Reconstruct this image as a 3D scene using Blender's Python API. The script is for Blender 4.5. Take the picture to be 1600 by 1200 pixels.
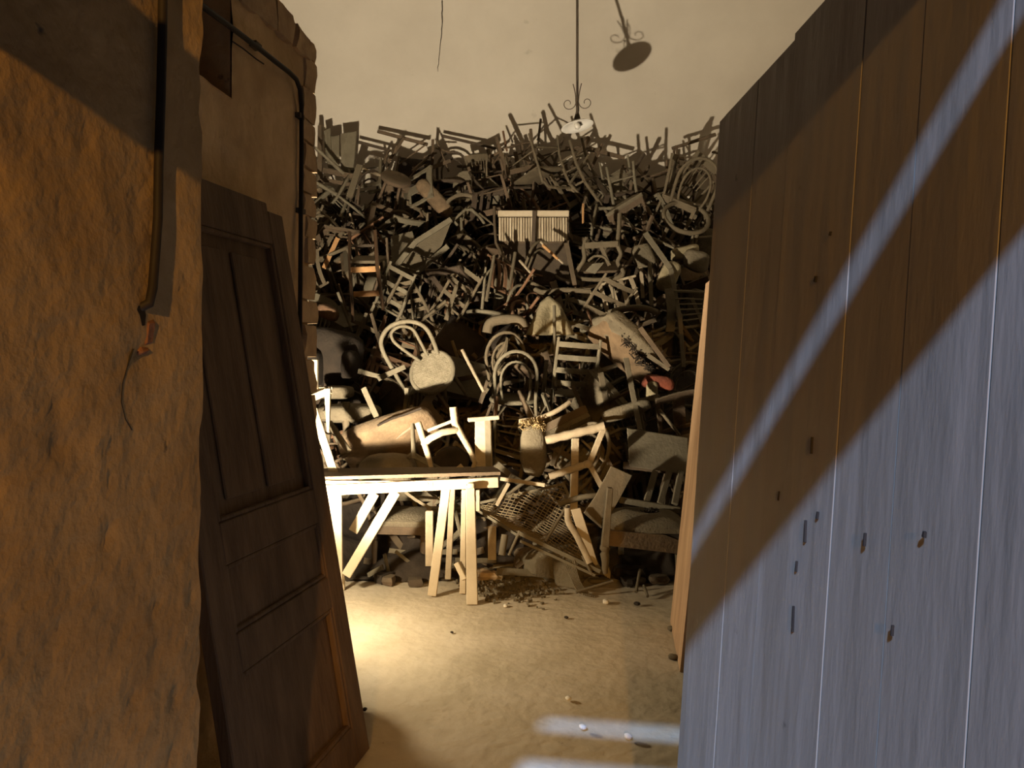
import bpy, bmesh, math, random
from mathutils import Vector, Matrix, noise
random.seed(11)
for _o in list(bpy.data.objects): bpy.data.objects.remove(_o)
SC = bpy.context.scene
COL = SC.collection
F = 1200.0; CX = 800.0; HZ = 560.0; H = 1.55      # focal length in px, principal column, horizon row, eye height
V = Vector

# ------------------------------------------------------------------ camera
cam = bpy.data.cameras.new('camera'); cam.sensor_width = 36; cam.lens = 36*F/1600
cam.shift_y = -40/1600; cam.clip_start = .02; cam.clip_end = 100
camo = bpy.data.objects.new('camera', cam); COL.objects.link(camo)
camo.location = (0, 0, H); camo.rotation_euler = (math.pi/2, 0, 0); SC.camera = camo
# ------------------------------------------------------------------ world, light, exposure
w = bpy.data.worlds.new('dusk'); SC.world = w; w.use_nodes = True
w.node_tree.nodes['Background'].inputs[0].default_value = (.10, .16, .34, 1)
w.node_tree.nodes['Background'].inputs[1].default_value = .02
def light(name, kind, energy, col, loc, aim=None, **kw):
    l = bpy.data.lights.new(name, kind); l.energy = energy; l.color = col
    for k, v in kw.items(): setattr(l, k, v)
    o = bpy.data.objects.new(name, l); COL.objects.link(o); o.location = loc
    if aim is not None: o.rotation_euler = (V(aim)-V(loc)).to_track_quat('-Z', 'Y').to_euler()
    return o
SUN_DIR = V((.30, 1, -.785))
light('moon_sky_light', 'SUN', 8.4, (.31, .52, 1.0), (0, -6, 7), V((0, -6, 7))+SUN_DIR, angle=.025)
SC.view_settings.view_transform = 'Standard'; SC.view_settings.look = 'None'
SC.view_settings.gamma = 1; SC.view_settings.use_curve_mapping = False
SC.view_settings.exposure = 0.0

# ------------------------------------------------------------------ helpers
def P(px, py, d): return V(((px-CX)/F*d, d, H-(py-HZ)/F*d))
def FL(px, py):                                     # pixel on the floor
    return P(px, py, F*H/(py-HZ))
def onplane(px, py, p0, n):
    r = V(((px-CX)/F, 1, -(py-HZ)/F)); c = V((0, 0, H))
    return c + r*((V(p0)-c).dot(V(n))/r.dot(V(n)))
def smooth(o, ang=40):
    me = o if isinstance(o, bpy.types.Mesh) else o.data
    me.shade_smooth()
    try: me.set_sharp_from_angle(angle=math.radians(ang))
    except Exception: pass

class MB:
    "collects shapes and makes one mesh of them"
    def __init__(s): s.v = []; s.f = []
    def add(s, vs, fs):
        n = len(s.v); s.v += [V(p) for p in vs]; s.f += [tuple(i+n for i in f) for f in fs]; return s
    def hexa(s, p):                                 # 8 corners, bottom ring then top ring
        return s.add(p, [(3,2,1,0),(4,5,6,7),(0,1,5,4),(1,2,6,5),(2,3,7,6),(3,0,4,7)])
    def box(s, c, d):
        x, y, z = c; a, b, h = d[0]/2, d[1]/2, d[2]/2
        return s.hexa([(x-a,y-b,z-h),(x+a,y-b,z-h),(x+a,y+b,z-h),(x-a,y+b,z-h),(x-a,y-b,z+h),(x+a,y-b,z+h),(x+a,y+b,z+h),(x-a,y+b,z+h)])
    def bar(s, a, b, w, t, face=(0,-1,0), w2=None, t2=None):   # w across, t along 'face'
        a = V(a); b = V(b); ax = (b-a).normalized(); f = V(face)
        u = ax.cross(f)
        if u.length < 1e-4: u = ax.cross(V((1, .3, .2)))
        u.normalize(); n = u.cross(ax).normalized()
        w2 = w if w2 is None else w2; t2 = t if t2 is None else t2
        r = []
        for p, ww, tt in ((a, w, t), (b, w2, t2)):
            r += [p-u*ww/2-n*tt/2, p+u*ww/2-n*tt/2, p+u*ww/2+n*tt/2, p-u*ww/2+n*tt/2]
        return s.hexa(r)
    def tube(s, pts, r, n=7, closed=False, flat=1.0, cap=True):
        pts = [V(p) for p in pts]; m = len(pts); rr = r if isinstance(r, (list, tuple)) else [r]*m
        vs = []; fs = []; pn = None
        for i, p in enumerate(pts):
            if closed: t = pts[(i+1) % m]-pts[i-1]
            else: t = pts[min(i+1, m-1)]-pts[max(i-1, 0)]
            t.normalize()
            if pn is None:
                pn = t.cross(V((0,0,1)))
                if pn.length < .05: pn = t.cross(V((0,1,0)))
                pn.normalize()
            pn = (pn-t*pn.dot(t)).normalized(); bn = t.cross(pn)
            for k in range(n):
                a = 2*math.pi*k/n; vs.append(p+pn*math.cos(a)*rr[i]+bn*math.sin(a)*rr[i]*flat)
        for i in range(m if closed else m-1):
            j = (i+1) % m
            for k in range(n): fs.append((i*n+k, i*n+(k+1) % n, j*n+(k+1) % n, j*n+k))
        if cap and not closed: fs += [tuple(range(n))[::-1], tuple((m-1)*n+k for k in range(n))]
        return s.add(vs, fs)
    def lathe(s, prof, n=14, c=(0,0,0), ax=(0,0,1)):
        q = V((0,0,1)).rotation_difference(V(ax)); c = V(c); vs = []; fs = []; m = len(prof)
        for (r, z) in prof:
            for k in range(n):
                a = 2*math.pi*k/n; vs.append(c+q @ V((r*math.cos(a), r*math.sin(a), z)))
        for i in range(m-1):
            for k in range(n): fs.append((i*n+k, i*n+(k+1) % n, (i+1)*n+(k+1) % n, (i+1)*n+k))
        fs += [tuple(range(n))[::-1], tuple((m-1)*n+k for k in range(n))]
        return s.add(vs, fs)
    def poly(s, pts, ext):                          # an outline extruded by vector ext
        n = len(pts); ext = V(ext); pts = [V(p) for p in pts]
        return s.add(pts+[p+ext for p in pts], [tuple(range(n))[::-1], tuple(range(n, 2*n))]+[(i, (i+1) % n, n+(i+1) % n, n+i) for i in range(n)])
    def grid(s, fn, nu, nv):
        vs = [fn(i/nu, j/nv) for j in range(nv+1) for i in range(nu+1)]
        return s.add(vs, [(j*(nu+1)+i, j*(nu+1)+i+1, (j+1)*(nu+1)+i+1, (j+1)*(nu+1)+i) for j in range(nv) for i in range(nu)])
    def mesh(s, name, sm=None, bev=0):
        me = bpy.data.meshes.new(name); me.from_pydata([tuple(p) for p in s.v], [], s.f)
        bm = bmesh.new(); bm.from_mesh(me)
        bmesh.ops.recalc_face_normals(bm, faces=bm.faces)
        if bev: bmesh.ops.bevel(bm, geom=[e for e in bm.edges if e.is_manifold and e.calc_face_angle(0) > .5], offset=bev, segments=1, affect='EDGES', clamp_overlap=True)
        bm.to_mesh(me); bm.free(); me.update()
        if sm: smooth(me, sm)
        return me
def link(name, me, mat, parent=None, label=None):
    o = bpy.data.objects.new(name, me); COL.objects.link(o)
    if mat is not None:
        if me and len(me.materials) == 0: me.materials.append(mat)
        elif me and me.materials[0] != mat:
            o.material_slots[0].link = 'OBJECT'; o.material_slots[0].material = mat
    if parent is not None: o.parent = parent
    if label: o['label'] = label
    return o
def tag(o, label, cat=None, group=None, kind=None):
    o['label'] = label
    if cat: o['category'] = cat
    if group: o['group'] = group
    if kind: o['kind'] = kind
    return o
def thing(name, label, cat, loc=(0,0,0), group=None, mat=None):
    o = bpy.data.objects.new(name, None); COL.objects.link(o); o.empty_display_size = .1
    if mat is not None: o.matrix_world = mat
    else: o.location = loc
    return tag(o, label, cat, group)
def struct(name, me, mat, label=None, parent=None):
    o = link(name, me, mat, parent); o['kind'] = 'structure'
    if label: o['label'] = label
    return o
def part(root, name, mb, mat, sm=None, bev=0, label=None):        # mb in WORLD coordinates; root unrotated
    if bev: pass
    for p in mb.v: p -= root.location
    return link(name, mb.mesh(name, sm, bev), mat, root, label)
def centre(pts):
    c = V((0,0,0))
    for p in pts: c += V(p)
    return c/len(pts)
def solo(name, mb, mat, label, cat, group=None, sm=None, bev=0):   # a thing that is one mesh, origin at its base
    lo = V((min(p.x for p in mb.v)+max(p.x for p in mb.v), min(p.y for p in mb.v)+max(p.y for p in mb.v), 2*min(p.z for p in mb.v)))/2
    for p in mb.v: p -= lo
    o = link(name, mb.mesh(name, sm, bev), mat); o.location = lo
    return tag(o, label, cat, group)

# ------------------------------------------------------------------ materials
MAT = {}
def mat(name, col, col2=None, rough=.85, scale=6, stretch=(1,1,1), bump=.15, bscale=40, dust=0, dustcol=(.175,.146,.095), spec=.2,
        spots=None, metal=0, mix=(.35,.65), coords='Object', detail=6, disp=None):
    m = bpy.data.materials.new(name); m.use_nodes = True; nt = m.node_tree; N = nt.nodes; L = nt.links
    b = N['Principled BSDF']; b.inputs['Roughness'].default_value = rough; b.inputs['Specular IOR Level'].default_value = spec
    b.inputs['Metallic'].default_value = metal
    tc = N.new('ShaderNodeTexCoord'); mp = N.new('ShaderNodeMapping'); mp.inputs['Scale'].default_value = stretch
    L.new(tc.outputs[coords], mp.inputs[0])
    nz = N.new('ShaderNodeTexNoise'); nz.inputs['Scale'].default_value = scale; nz.inputs['Detail'].default_value = detail; nz.inputs['Roughness'].default_value = .62
    L.new(mp.outputs[0], nz.inputs[0])
    cr = N.new('ShaderNodeValToRGB'); cr.color_ramp.elements[0].position = mix[0]; cr.color_ramp.elements[1].position = mix[1]
    c2 = col2 or tuple(c*.6 for c in col)
    cr.color_ramp.elements[0].color = (*c2, 1); cr.color_ramp.elements[1].color = (*col, 1)
    L.new(nz.outputs[0], cr.inputs[0]); out = cr.outputs[0]
    if spots:                                       # (scale, threshold, colour): pits, flakes and stains with a shape of their own
        for (ss, th, sc) in spots:
            n2 = N.new('ShaderNodeTexNoise'); n2.inputs['Scale'].default_value = ss; n2.inputs['Detail'].default_value = 4
            L.new(tc.outputs[coords], n2.inputs[0])
            r2 = N.new('ShaderNodeValToRGB'); r2.color_ramp.elements[0].position = th; r2.color_ramp.elements[1].position = th+.06
            L.new(n2.outputs[0], r2.inputs[0])
            mx = N.new('ShaderNodeMix'); mx.data_type = 'RGBA'; mx.inputs['B'].default_value = (*sc, 1)
            L.new(r2.outputs[0], mx.inputs['Factor']); L.new(out, mx.inputs['A']); out = mx.outputs['Result']
    if dust:
        g = N.new('ShaderNodeNewGeometry'); sx = N.new('ShaderNodeSeparateXYZ'); L.new(g.outputs['Normal'], sx.inputs[0])
        mr = N.new('ShaderNodeMapRange'); mr.inputs['From Min'].default_value = -.3; mr.inputs['From Max'].default_value = .7
        mr.inputs['To Min'].default_value = dust*.35; mr.inputs['To Max'].default_value = dust
        L.new(sx.outputs['Z'], mr.inputs['Value'])
        mx = N.new('ShaderNodeMix'); mx.data_type = 'RGBA'; mx.inputs['B'].default_value = (*dustcol, 1)
        L.new(mr.outputs[0], mx.inputs['Factor']); L.new(out, mx.inputs['A']); out = mx.outputs['Result']
    L.new(out, b.inputs['Base Color'])
    if bump:
        n3 = N.new('ShaderNodeTexNoise'); n3.inputs['Scale'].default_value = bscale; n3.inputs['Detail'].default_value = 6
        L.new(mp.outputs[0], n3.inputs[0])
        bp = N.new('ShaderNodeBump'); bp.inputs['Strength'].default_value = bump; bp.inputs['Distance'].default_value = .02
        L.new(n3.outputs[0], bp.inputs['Height']); L.new(bp.outputs[0], b.inputs['Normal'])
    MAT[name] = m; return m
mat('back_plaster', (.60,.535,.43), (.50,.44,.35), rough=.95, scale=.9, bump=.12, bscale=9, spots=[(2.2,.70,(.40,.35,.27)), (26,.80,(.24,.20,.15))], mix=(.3,.7))
mat('rough_plaster', (.46,.31,.145), (.32,.205,.09), rough=.95, scale=3.2, bump=.45, bscale=22, spots=[(14,.70,(.10,.075,.05)), (5,.72,(.20,.16,.12)), (9,.76,(.36,.17,.09))])
mat('stub_plaster', (.70,.50,.28), (.50,.345,.185), rough=.95, scale=3.2, bump=.7, bscale=16, spots=[(14,.70,(.16,.11,.07)), (5,.72,(.32,.23,.15)), (9,.76,(.46,.22,.12))])  # lighter copy of rough_plaster: the stub wall's stronger light put into its colour
mat('stone', (.56,.40,.23), (.38,.26,.15), rough=.95, scale=7, bump=.8, bscale=18)
mat('red_brick', (.30,.14,.075), (.19,.085,.045), rough=.95, scale=9, bump=.5, bscale=25)
mat('low_bounce_ground', (.045,.042,.04), (.03,.028,.027), rough=.9, scale=3, bump=.3)  # unseen ground behind the camera, set dark so it bounces little light
mat('low_bounce_stone', (.13,.10,.07), (.08,.06,.042), rough=.95, scale=2, bump=.5, bscale=10)  # unseen hall walls and ceiling, darkened to hold down bounced light
mat('dark_void', (.03,.024,.018), rough=1)
mat('dirt', (.56,.475,.345), (.45,.375,.255), rough=.95, scale=2.2, bump=.5, bscale=14, spots=[(30,.74,(.12,.09,.06)), (48,.80,(.62,.56,.45)), (4,.68,(.40,.32,.205))])
mat('door_paint', (.285,.245,.19), (.21,.18,.135), rough=.55, scale=2.0, stretch=(1,1,.22), bump=.35, bscale=11, spec=.25, spots=[(18,.74,(.10,.08,.06)), (7,.74,(.33,.29,.235))])
mat('old_door_wood', (.19,.117,.062), (.11,.065,.035), rough=.7, scale=5, stretch=(2.5,2.5,.35), bump=.3, bscale=22, spots=[(12,.74,(.19,.13,.08))])
mat('cable', (.035,.027,.022), rough=.6, bump=0)
mat('jamb_wood', (.50,.33,.19), (.33,.20,.11), rough=.8, scale=4, stretch=(3,3,.3), bump=.3, bscale=18, spots=[(9,.72,(.18,.11,.07))])
mat('crack', (.05,.042,.035), rough=1, bump=0)
WD = dict(rough=.85, scale=7, bump=.25, bscale=45, dust=.75)
mat('dusty_wood', (.14,.103,.06), (.072,.052,.03), **WD)
mat('brown_wood', (.12,.075,.043), (.062,.038,.022), **{**WD, 'dust': .45})
mat('dark_wood', (.065,.042,.027), (.035,.022,.015), **{**WD, 'dust': .35})
mat('grey_wood', (.19,.163,.108), (.11,.092,.06), **{**WD, 'dust': .6})
mat('red_brown_wood', (.22,.11,.055), (.12,.058,.03), **{**WD, 'dust': .3})
mat('raw_pine', (.55,.46,.32), (.45,.36,.235), rough=.75, scale=3, stretch=(1,1,1), bump=.15, bscale=30, spots=[(16,.76,(.36,.26,.15))])
mat('pale_wood', (.48,.39,.26), (.34,.265,.17), **{**WD, 'dust': .3})
mat('orange_wood', (.55,.30,.12), (.36,.19,.08), **{**WD, 'dust': .15})
mat('glossy_dark', (.07,.035,.016), (.04,.02,.01), rough=.25, bump=.05, spec=.6, dust=.12)
mat('dusty_fabric', (.17,.138,.088), (.10,.08,.05), rough=.95, scale=9, bump=.5, bscale=60, dust=.6, spots=[(7,.66,(.055,.04,.026))])
mat('dark_fabric', (.035,.025,.017), (.02,.015,.011), rough=.95, scale=8, bump=.4, bscale=50, dust=.05)
mat('cream_fabric', (.36,.30,.18), (.22,.18,.10), rough=.95, scale=8, bump=.5, bscale=40, dust=.2, spots=[(10,.66,(.17,.13,.08))])
mat('brown_fabric', (.20,.13,.07), (.11,.07,.038), rough=.95, scale=8, bump=.4, bscale=50, dust=.35)
mat('red_fabric', (.24,.06,.03), (.13,.032,.018), rough=.9, scale=8, bump=.4, bscale=50, dust=.12)
mat('straw', (.42,.31,.15), (.24,.165,.07), rough=1, scale=30, bump=.9, bscale=90)
mat('cane', (.34,.295,.20), (.20,.165,.105), rough=.9, scale=20, bump=.5, bscale=60, dust=.5)
mat('rust', (.26,.20,.11), (.15,.11,.06), rough=.85, metal=.0, dust=.3, bump=.1)
mat('enamel', (.82,.78,.70), (.70,.66,.58), rough=.35, bump=0, spec=.4)
mat('iron', (.09,.065,.045), (.05,.036,.026), rough=.7, bump=.1, dust=.25)
mat('bulb_glass', (.62,.58,.50), rough=.2, bump=0, spec=.5)
mat('paper', (.80,.74,.62), (.68,.62,.5), rough=.9)
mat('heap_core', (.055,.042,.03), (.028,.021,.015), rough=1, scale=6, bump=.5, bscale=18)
mat('lamp_case', (.05,.045,.04), rough=.5, bump=0)
mat('stencil', (.36,.33,.20), (.50,.42,.27), rough=.9, scale=20, bump=0)
# ================================================================== the place itself
# ---- floor
def fz(x, y): return .012*noise.noise(V((x*1.1, y*1.1, 3)))+.006*noise.noise(V((x*5, y*5, 1)))
m = MB().grid(lambda u, v: V((-3.6+7.3*u, .1+9.6*v, fz(-3.6+7.3*u, .1+9.6*v)-.006)), 90, 130)
struct('floor', m.mesh('floor', 60), MAT['dirt'], 'bare trodden earth floor')
struct('floor_yard', MB().box((0, -3.95, -.06), (12, 8.1, .1)).mesh('floor_yard'), MAT['low_bounce_ground'], 'unseen ground outside the doorway, kept dark to cut bounced light')
# ---- back wall: upright, then turning over into the vault
SPR, DB, RAD = 3.3, 9.5, 3.0
def vault(s):                                       # arc length parameter -> (y, z)
    if s < SPR: return DB, s
    a = (s-SPR)/RAD
    return DB-RAD+RAD*math.cos(a), SPR+RAD*math.sin(a)
SMAX = SPR+RAD*math.pi/2
m = MB()
def fbw(u, v):
    y, z = vault(v*SMAX); x = -3.6+7.4*u
    return V((x, y+.03*noise.noise(V((x*.7, z*.7, 0))), z))
m.grid(fbw, 60, 80)
wb = struct('wall_back', m.mesh('wall_back', 60), MAT['back_plaster'], 'pale plastered end wall curving over into a vault')
def onvault(px, py):
    lo, hi = 5., 9.6
    for _ in range(40):
        d = (lo+hi)/2; z = P(px, py, d).z
        yv = DB if z < SPR else DB-RAD+math.sqrt(max(0, RAD**2-(z-SPR)**2))
        if d < yv: lo = d
        else: hi = d
    return P(px, py, lo)
cr = []
for py in range(-40, 116, 6):
    px = 691 - (0 if py < 40 else (py-40)*.10) + 1.6*noise.noise(V((py*.13, 2, 0)))
    p = onvault(px, py); ww = .012*(1-max(0, py)/130)*(.6+.7*abs(noise.noise(V((py*.3, 7, 0)))))
    cr.append((p, ww))
m = MB()
for (p, a), (q, b) in zip(cr[:-1], cr[1:]):
    off = V((0, -.03, -.02)); n = V((0, -.003, 0))
    m.hexa([p+off-V((a/2,0,0)), p+off+V((a/2,0,0)), p+off+V((a/2,.02,0)), p+off+V((-a/2,.02,0)), q+off-V((b/2,0,0)), q+off+V((b/2,0,0)), q+off+V((b/2,.02,0)), q+off+V((-b/2,.02,0))])
link('plaster_crack', m.mesh('plaster_crack'), MAT['crack'], wb)
struct('ceiling', MB().box((0, 3.2, SPR+RAD+.1), (8, 6.8, .2)).mesh('ceiling'), MAT['low_bounce_stone'], 'plain ceiling of the hall')
struct('wall_left', MB().box((-3.6, 5, 3.2), (.2, 9.6, 6.8)).mesh('wall_left'), MAT['low_bounce_stone'], 'left side wall of the hall')
struct('wall_right', MB().box((3.7, 5, 3.2), (.2, 9.6, 6.8)).mesh('wall_right'), MAT['back_plaster'], 'right side wall of the hall')
# ---- the doorway the photographer stands in: jambs, lintel with a gap over it, wall above
YW = .19
def yw(x): return YW-.17*(x-.3)
def wallpiece(name, x0, x1, z0, z1, label, mt='low_bounce_stone', t=.14):
    m = MB().hexa([(x0, yw(x0)-t, z0), (x1, yw(x1)-t, z0), (x1, yw(x1), z0), (x0, yw(x0), z0), (x0, yw(x0)-t, z1), (x1, yw(x1)-t, z1), (x1, yw(x1), z1), (x0, yw(x0), z1)])
    return struct(name, m.mesh(name), MAT[mt], label)
wallpiece('wall_front_upper', -3.6, 3.7, 2.405, 6.4, 'wall over the doorway')
wallpiece('wall_front_near', -3.6, -.86, 0, 2.405, 'wall beside the doorway')
wallpiece('wall_front_far', .62, 3.7, 0, 2.405, 'wall beside the doorway hinge')
wallpiece('trim_1', -.86, .62, 2.065, 2.248, 'board lintel across the doorway', 'old_door_wood', t=.04)
# ---- near left wall: rough plaster, ragged end
E1 = V((-.61, 1.5, 0)); D1 = V((.15, 1, 0)).normalized(); N1 = V((D1.y, -D1.x, 0))     # faces the passage
def nearwall(u, v):
    z = v*3.0; s = -1.42+1.42*u
    if u > .999: s += .020*noise.noise(V((z*4.5, 1, 0)))+.009*noise.noise(V((z*19, 5, 0)))+.012*(z-1.2)/1.5
    p = E1+D1*s+V((0, 0, z))
    k = .013*noise.noise(V((s*2.2, z*2.2, 4)))+.0045*noise.noise(V((s*9, z*9, 2)))
    pit = noise.noise(V((s*17+3, z*17, 6)))
    if pit > .42: k -= .03*(pit-.42)
    return p+N1*k
def near_k(s, z): return .013*noise.noise(V((s*2.2, z*2.2, 4)))+.0045*noise.noise(V((s*9, z*9, 2)))
m = MB().grid(nearwall, 80, 170)
n0 = len(m.v); nu = 81
edge = [m.v[j*nu+80].copy() for j in range(171)]
back = [p-N1*.5+D1*.02 for p in edge]
m.v += back
for j in range(170): m.f.append((j*nu+80, n0+j, n0+j+1, (j+1)*nu+80))
top0 = [j for j in range(81)]
wn = struct('wall_near', m.mesh('wall_near', 50), MAT['rough_plaster'], 'rough ochre plaster wall with a ragged end')
def on1(px, py, off=0):
    p = onplane(px, py, E1, N1); return p+N1*(near_k((p-E1).dot(D1), p.z)+off)
# cable down the near wall into a broken hole with a bit of red brick
pts = [on1(x, y, .012) for x, y in ((247,-60),(246,60),(245,160),(243,260),(240,340),(234,410),(229,450),(222,474))]+[on1(217, 488, -.02)]
solo('wall_cable', MB().tube(pts, .0085, 8), MAT['cable'], 'dark thick cable running down the plaster into a broken hole', 'cable', sm=60)
c = on1(218, 492, 0)
m = MB(); ring = []
for k in range(14):
    a = 2*math.pi*k/14; r = .015*(1+.5*noise.noise(V((k*1.7, 3, 1))))
    ring.append(c+D1*math.cos(a)*r*.8+V((0,0,math.sin(a)*r*1.15))-N1*.012)
m.poly(ring, N1*.0125)
link('hole_shade_patch', m.mesh('hole_shade_patch'), MAT['dark_void'], wn)  # flat dark patch painted for the shade inside the hole
for (x, y, sx, sz, rr) in ((231, 518, .014, .022, .1), (224, 546, .016, .010, -.2)):
    c = on1(x, y, -.001); m = MB().bar(c-V((0,0,sz))-N1*.012, c+V((.004,0,sz))-N1*.012, sx*2, .03, N1)
    for p in m.v: p += V((noise.noise(p*40), noise.noise(p*41+V((5,0,0))), noise.noise(p*39)))*.010
    link('brick', m.mesh('brick', bev=.005), MAT['red_brick'], wn)
# hair cracks in the plaster round it
pts = [(205,545),(194,575),(186,600),(184,628),(192,655),(204,672)]
m = MB()
for (a, b) in zip(pts[:-1], pts[1:]): m.bar(on1(*a, -.002), on1(*b, -.002), .0012, .006, N1)
link('plaster_crack', m.mesh('plaster_crack'), MAT['crack'], wn)

# ---- far left wall: ends in rough blocks, with a dark niche, stepped broken top
A2 = V((-.97, 3.76, 0)); B2 = V((-1.12, 2.5, 0)); D2 = (A2-B2).normalized(); N2 = V((D2.y, -D2.x, 0)); LEN2 = (A2-B2).length
ZT2 = 3.07
def on2(px, py, off=0): return onplane(px, py, A2+N2*off, N2)
nA = on2(300, -60); nB = on2(361, 146)             # niche corners
def s2(p): return (p-A2).dot(D2)
sn0, sn1 = s2(on2(250, 60)), s2(on2(360, 100)); zn0, zn1 = 2.62, 3.5
zn0 = on2(338, 140).z
m = MB(); NU, NV = 100, 110; S0 = -2.6; SE = -.085
def farwall(u, v):
    s = S0+(SE-S0)*u; z = v*ZT2
    k = .02*noise.noise(V((s*2.6, z*2.6, 14)))+.010*noise.noise(V((s*8, z*8, 9)))
    e = V((0,0,0))
    if u > .995: e = D2*(.022*noise.noise(V((z*6, 3, 3))))
    if v > .995: e += V((0,0,.03*noise.noise(V((s*5, 1, 8)))))
    return A2+D2*s+V((0,0,z))+N2*k+e
m.grid(farwall, NU, NV)
keep = []
for f in m.f:
    c = centre([m.v[i] for i in f])
    if sn0 < s2(c) < sn1 and zn0 < c.z < 3.0: continue
    keep.append(f)
m.f = keep
# niche lining, end return and top
def q2(s, z, dep): return A2+D2*s+V((0,0,z))-N2*dep
m.add([q2(sn0,zn0,-.01), q2(sn1,zn0,-.01), q2(sn1,zn0,.4), q2(sn0,zn0,.4)], [(0,1,2,3)])
m.add([q2(sn1,zn0,-.0), q2(sn1,3.0,-.0), q2(sn1,3.0,.4), q2(sn1,zn0,.4)], [(0,1,2,3)])
m.add([q2(sn0,zn0,-.0), q2(sn0,3.0,-.0), q2(sn0,3.0,.4), q2(sn0,zn0,.4)], [(0,1,2,3)])
m.add([q2(sn0,zn0,.4), q2(sn1,zn0,.4), q2(sn1,3.0,.4), q2(sn0,3.0,.4)], [(0,1,2,3)])
m.add([q2(sn0,3.0,0), q2(sn1,3.0,0), q2(sn1,3.0,.4), q2(sn0,3.0,.4)], [(0,1,2,3)])
m.add([q2(S0,ZT2,-.0), q2(SE,ZT2,-.0), q2(SE,ZT2,.45), q2(S0,ZT2,.45)], [(0,1,2,3)])
m.add([q2(SE,0,.0), q2(SE,ZT2,.0), q2(SE,ZT2,.45), q2(SE,0,.45)], [(0,1,2,3)])
m.add([q2(S0,0,.45), q2(SE,0,.45), q2(SE,ZT2,.45), q2(S0,ZT2,.45)], [(0,1,2,3)])
wf = struct('wall_far', m.mesh('wall_far', 50), MAT['stub_plaster'], 'plastered stub wall ending in bare rough blocks')
def block(s0, s1, z0, z1, dep0=-.02, dep1=.42, seed=0):
    b = MB().hexa([q2(s0,z0,dep1), q2(s1,z0,dep1), q2(s1,z0,dep0), q2(s0,z0,dep0), q2(s0,z1,dep1), q2(s1,z1,dep1), q2(s1,z1,dep0), q2(s0,z1,dep0)])
    me = b.mesh('stone_block'); bm = bmesh.new(); bm.from_mesh(me)
    bmesh.ops.subdivide_edges(bm, edges=bm.edges[:], cuts=2, use_grid_fill=True)
    c = centre([v.co for v in bm.verts])
    for v in bm.verts:
        o = v.co-c; r = 1-.03*(abs(o.z)/((z1-z0)/2))**3*(abs(o.dot(D2))/max(.01,(s1-s0)/2))**3
        v.co = c+o*r+V((noise.noise(v.co*11+V((seed,0,0))), noise.noise(v.co*11+V((0,seed,5))), noise.noise(v.co*11+V((3,0,seed)))))*.014
    bm.to_mesh(me); bm.free(); smooth(me, 35)
    link('stone_block', me, MAT['stone'], wf)
z = .02; i = 0
random.seed(5)
while z < ZT2-.02:
    h = random.uniform(.10, .17)
    if z+h > ZT2-.03: h = ZT2-z+.01
    block(SE-.02-random.uniform(0, .09), SE+.078+random.uniform(-.026, .014), z, z+h-.012, seed=i*3.1); z += h; i += 1
# broken top course: blocks stepping back along the top
s = SE+.03
for k in range(7):
    wd = random.uniform(.10, .2); hh = random.uniform(.05, .085)
    if k in (1,): s -= .03
    block(s-wd, s-.012, ZT2-.10-.01*k, ZT2+hh*(.2+.18*k if k < 4 else 1), seed=40+k); s -= wd
# cable: along the top of the wall, bending down beside the blocks
pts = [on2(x, y, .03) for x, y in ((285,-14),(330,20),(360,42),(400,72),(430,96),(452,113),(463,124),(469,140),(471,165),(471,240),(470,340),(469,480),(468,640))]
root = thing('wall_conduit', 'dark conduit bending down along the stub wall beside its blocks', 'conduit', pts[-1])
part(root, 'conduit_pipe', MB().tube(pts, .011, 8), MAT['cable'], 60)
for (x, y) in ((468, 182), (470, 330), (400, 72)):
    c = on2(x, y, .02); part(root, 'conduit_clip', MB().bar(c-D2*.03, c+D2*.022, .022, .03, N2), MAT['iron'])
pts = [on2(x, y, .016) for x, y in ((362,64),(380,76),(400,92),(412,100))]
link('plaster_crack', MB().tube(pts, .003, 5).mesh('plaster_crack'), MAT['crack'], wf)

# ---- the big plank door standing open along the right
DT = 1.70
lean = .066
XB = .323                                            # foot of its far edge
def dp(y, z, off=0): return V((XB+.02*(DT-y)/DT+lean*z-off, y, z))
zt = 2.074
root = thing('plank_door', 'tall grey-painted plank door standing open, streaked with blue light', 'door', (XB+.1, 1.0, 0))
seams = [1.70, 1.655, 1.44, 1.262, 1.005, .855, .70, .52, .34]
random.seed(3)
for k, (a, b) in enumerate(zip(seams[:-1], seams[1:])):
    g = .0006 if k in (0, 1) else .0009
    off = (0, .0005, 0, .0008, 0, .0006, 0, .0005)[k]; t = .045; z0 = .025; z1 = zt+(0 if k < 3 else .01)
    m = MB()
    m.hexa([dp(b+g,z0,off), dp(a-g,z0,off), dp(a-g,z0,off-t), dp(b+g,z0,off-t), dp(b+g,z1,off), dp(a-g,z1,off), dp(a-g,z1,off-t), dp(b+g,z1,off-t)])
    part(root, 'plank', m, MAT['door_paint'], bev=.0005)
for zz in (.35, 1.05, 1.75):                        # battens on its hidden side
    m = MB().hexa([dp(.36,zz,-.046), dp(1.68,zz,-.046), dp(1.68,zz,-.07), dp(.36,zz,-.07), dp(.36,zz+.14,-.046), dp(1.68,zz+.14,-.046), dp(1.68,zz+.14,-.07), dp(.36,zz+.14,-.07)])
    part(root, 'batten', m, MAT['old_door_wood'])
def ond(px, py, off=0): return onplane(px, py, dp(1, 1, off), V((-1, 0, lean)).normalized())
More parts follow.
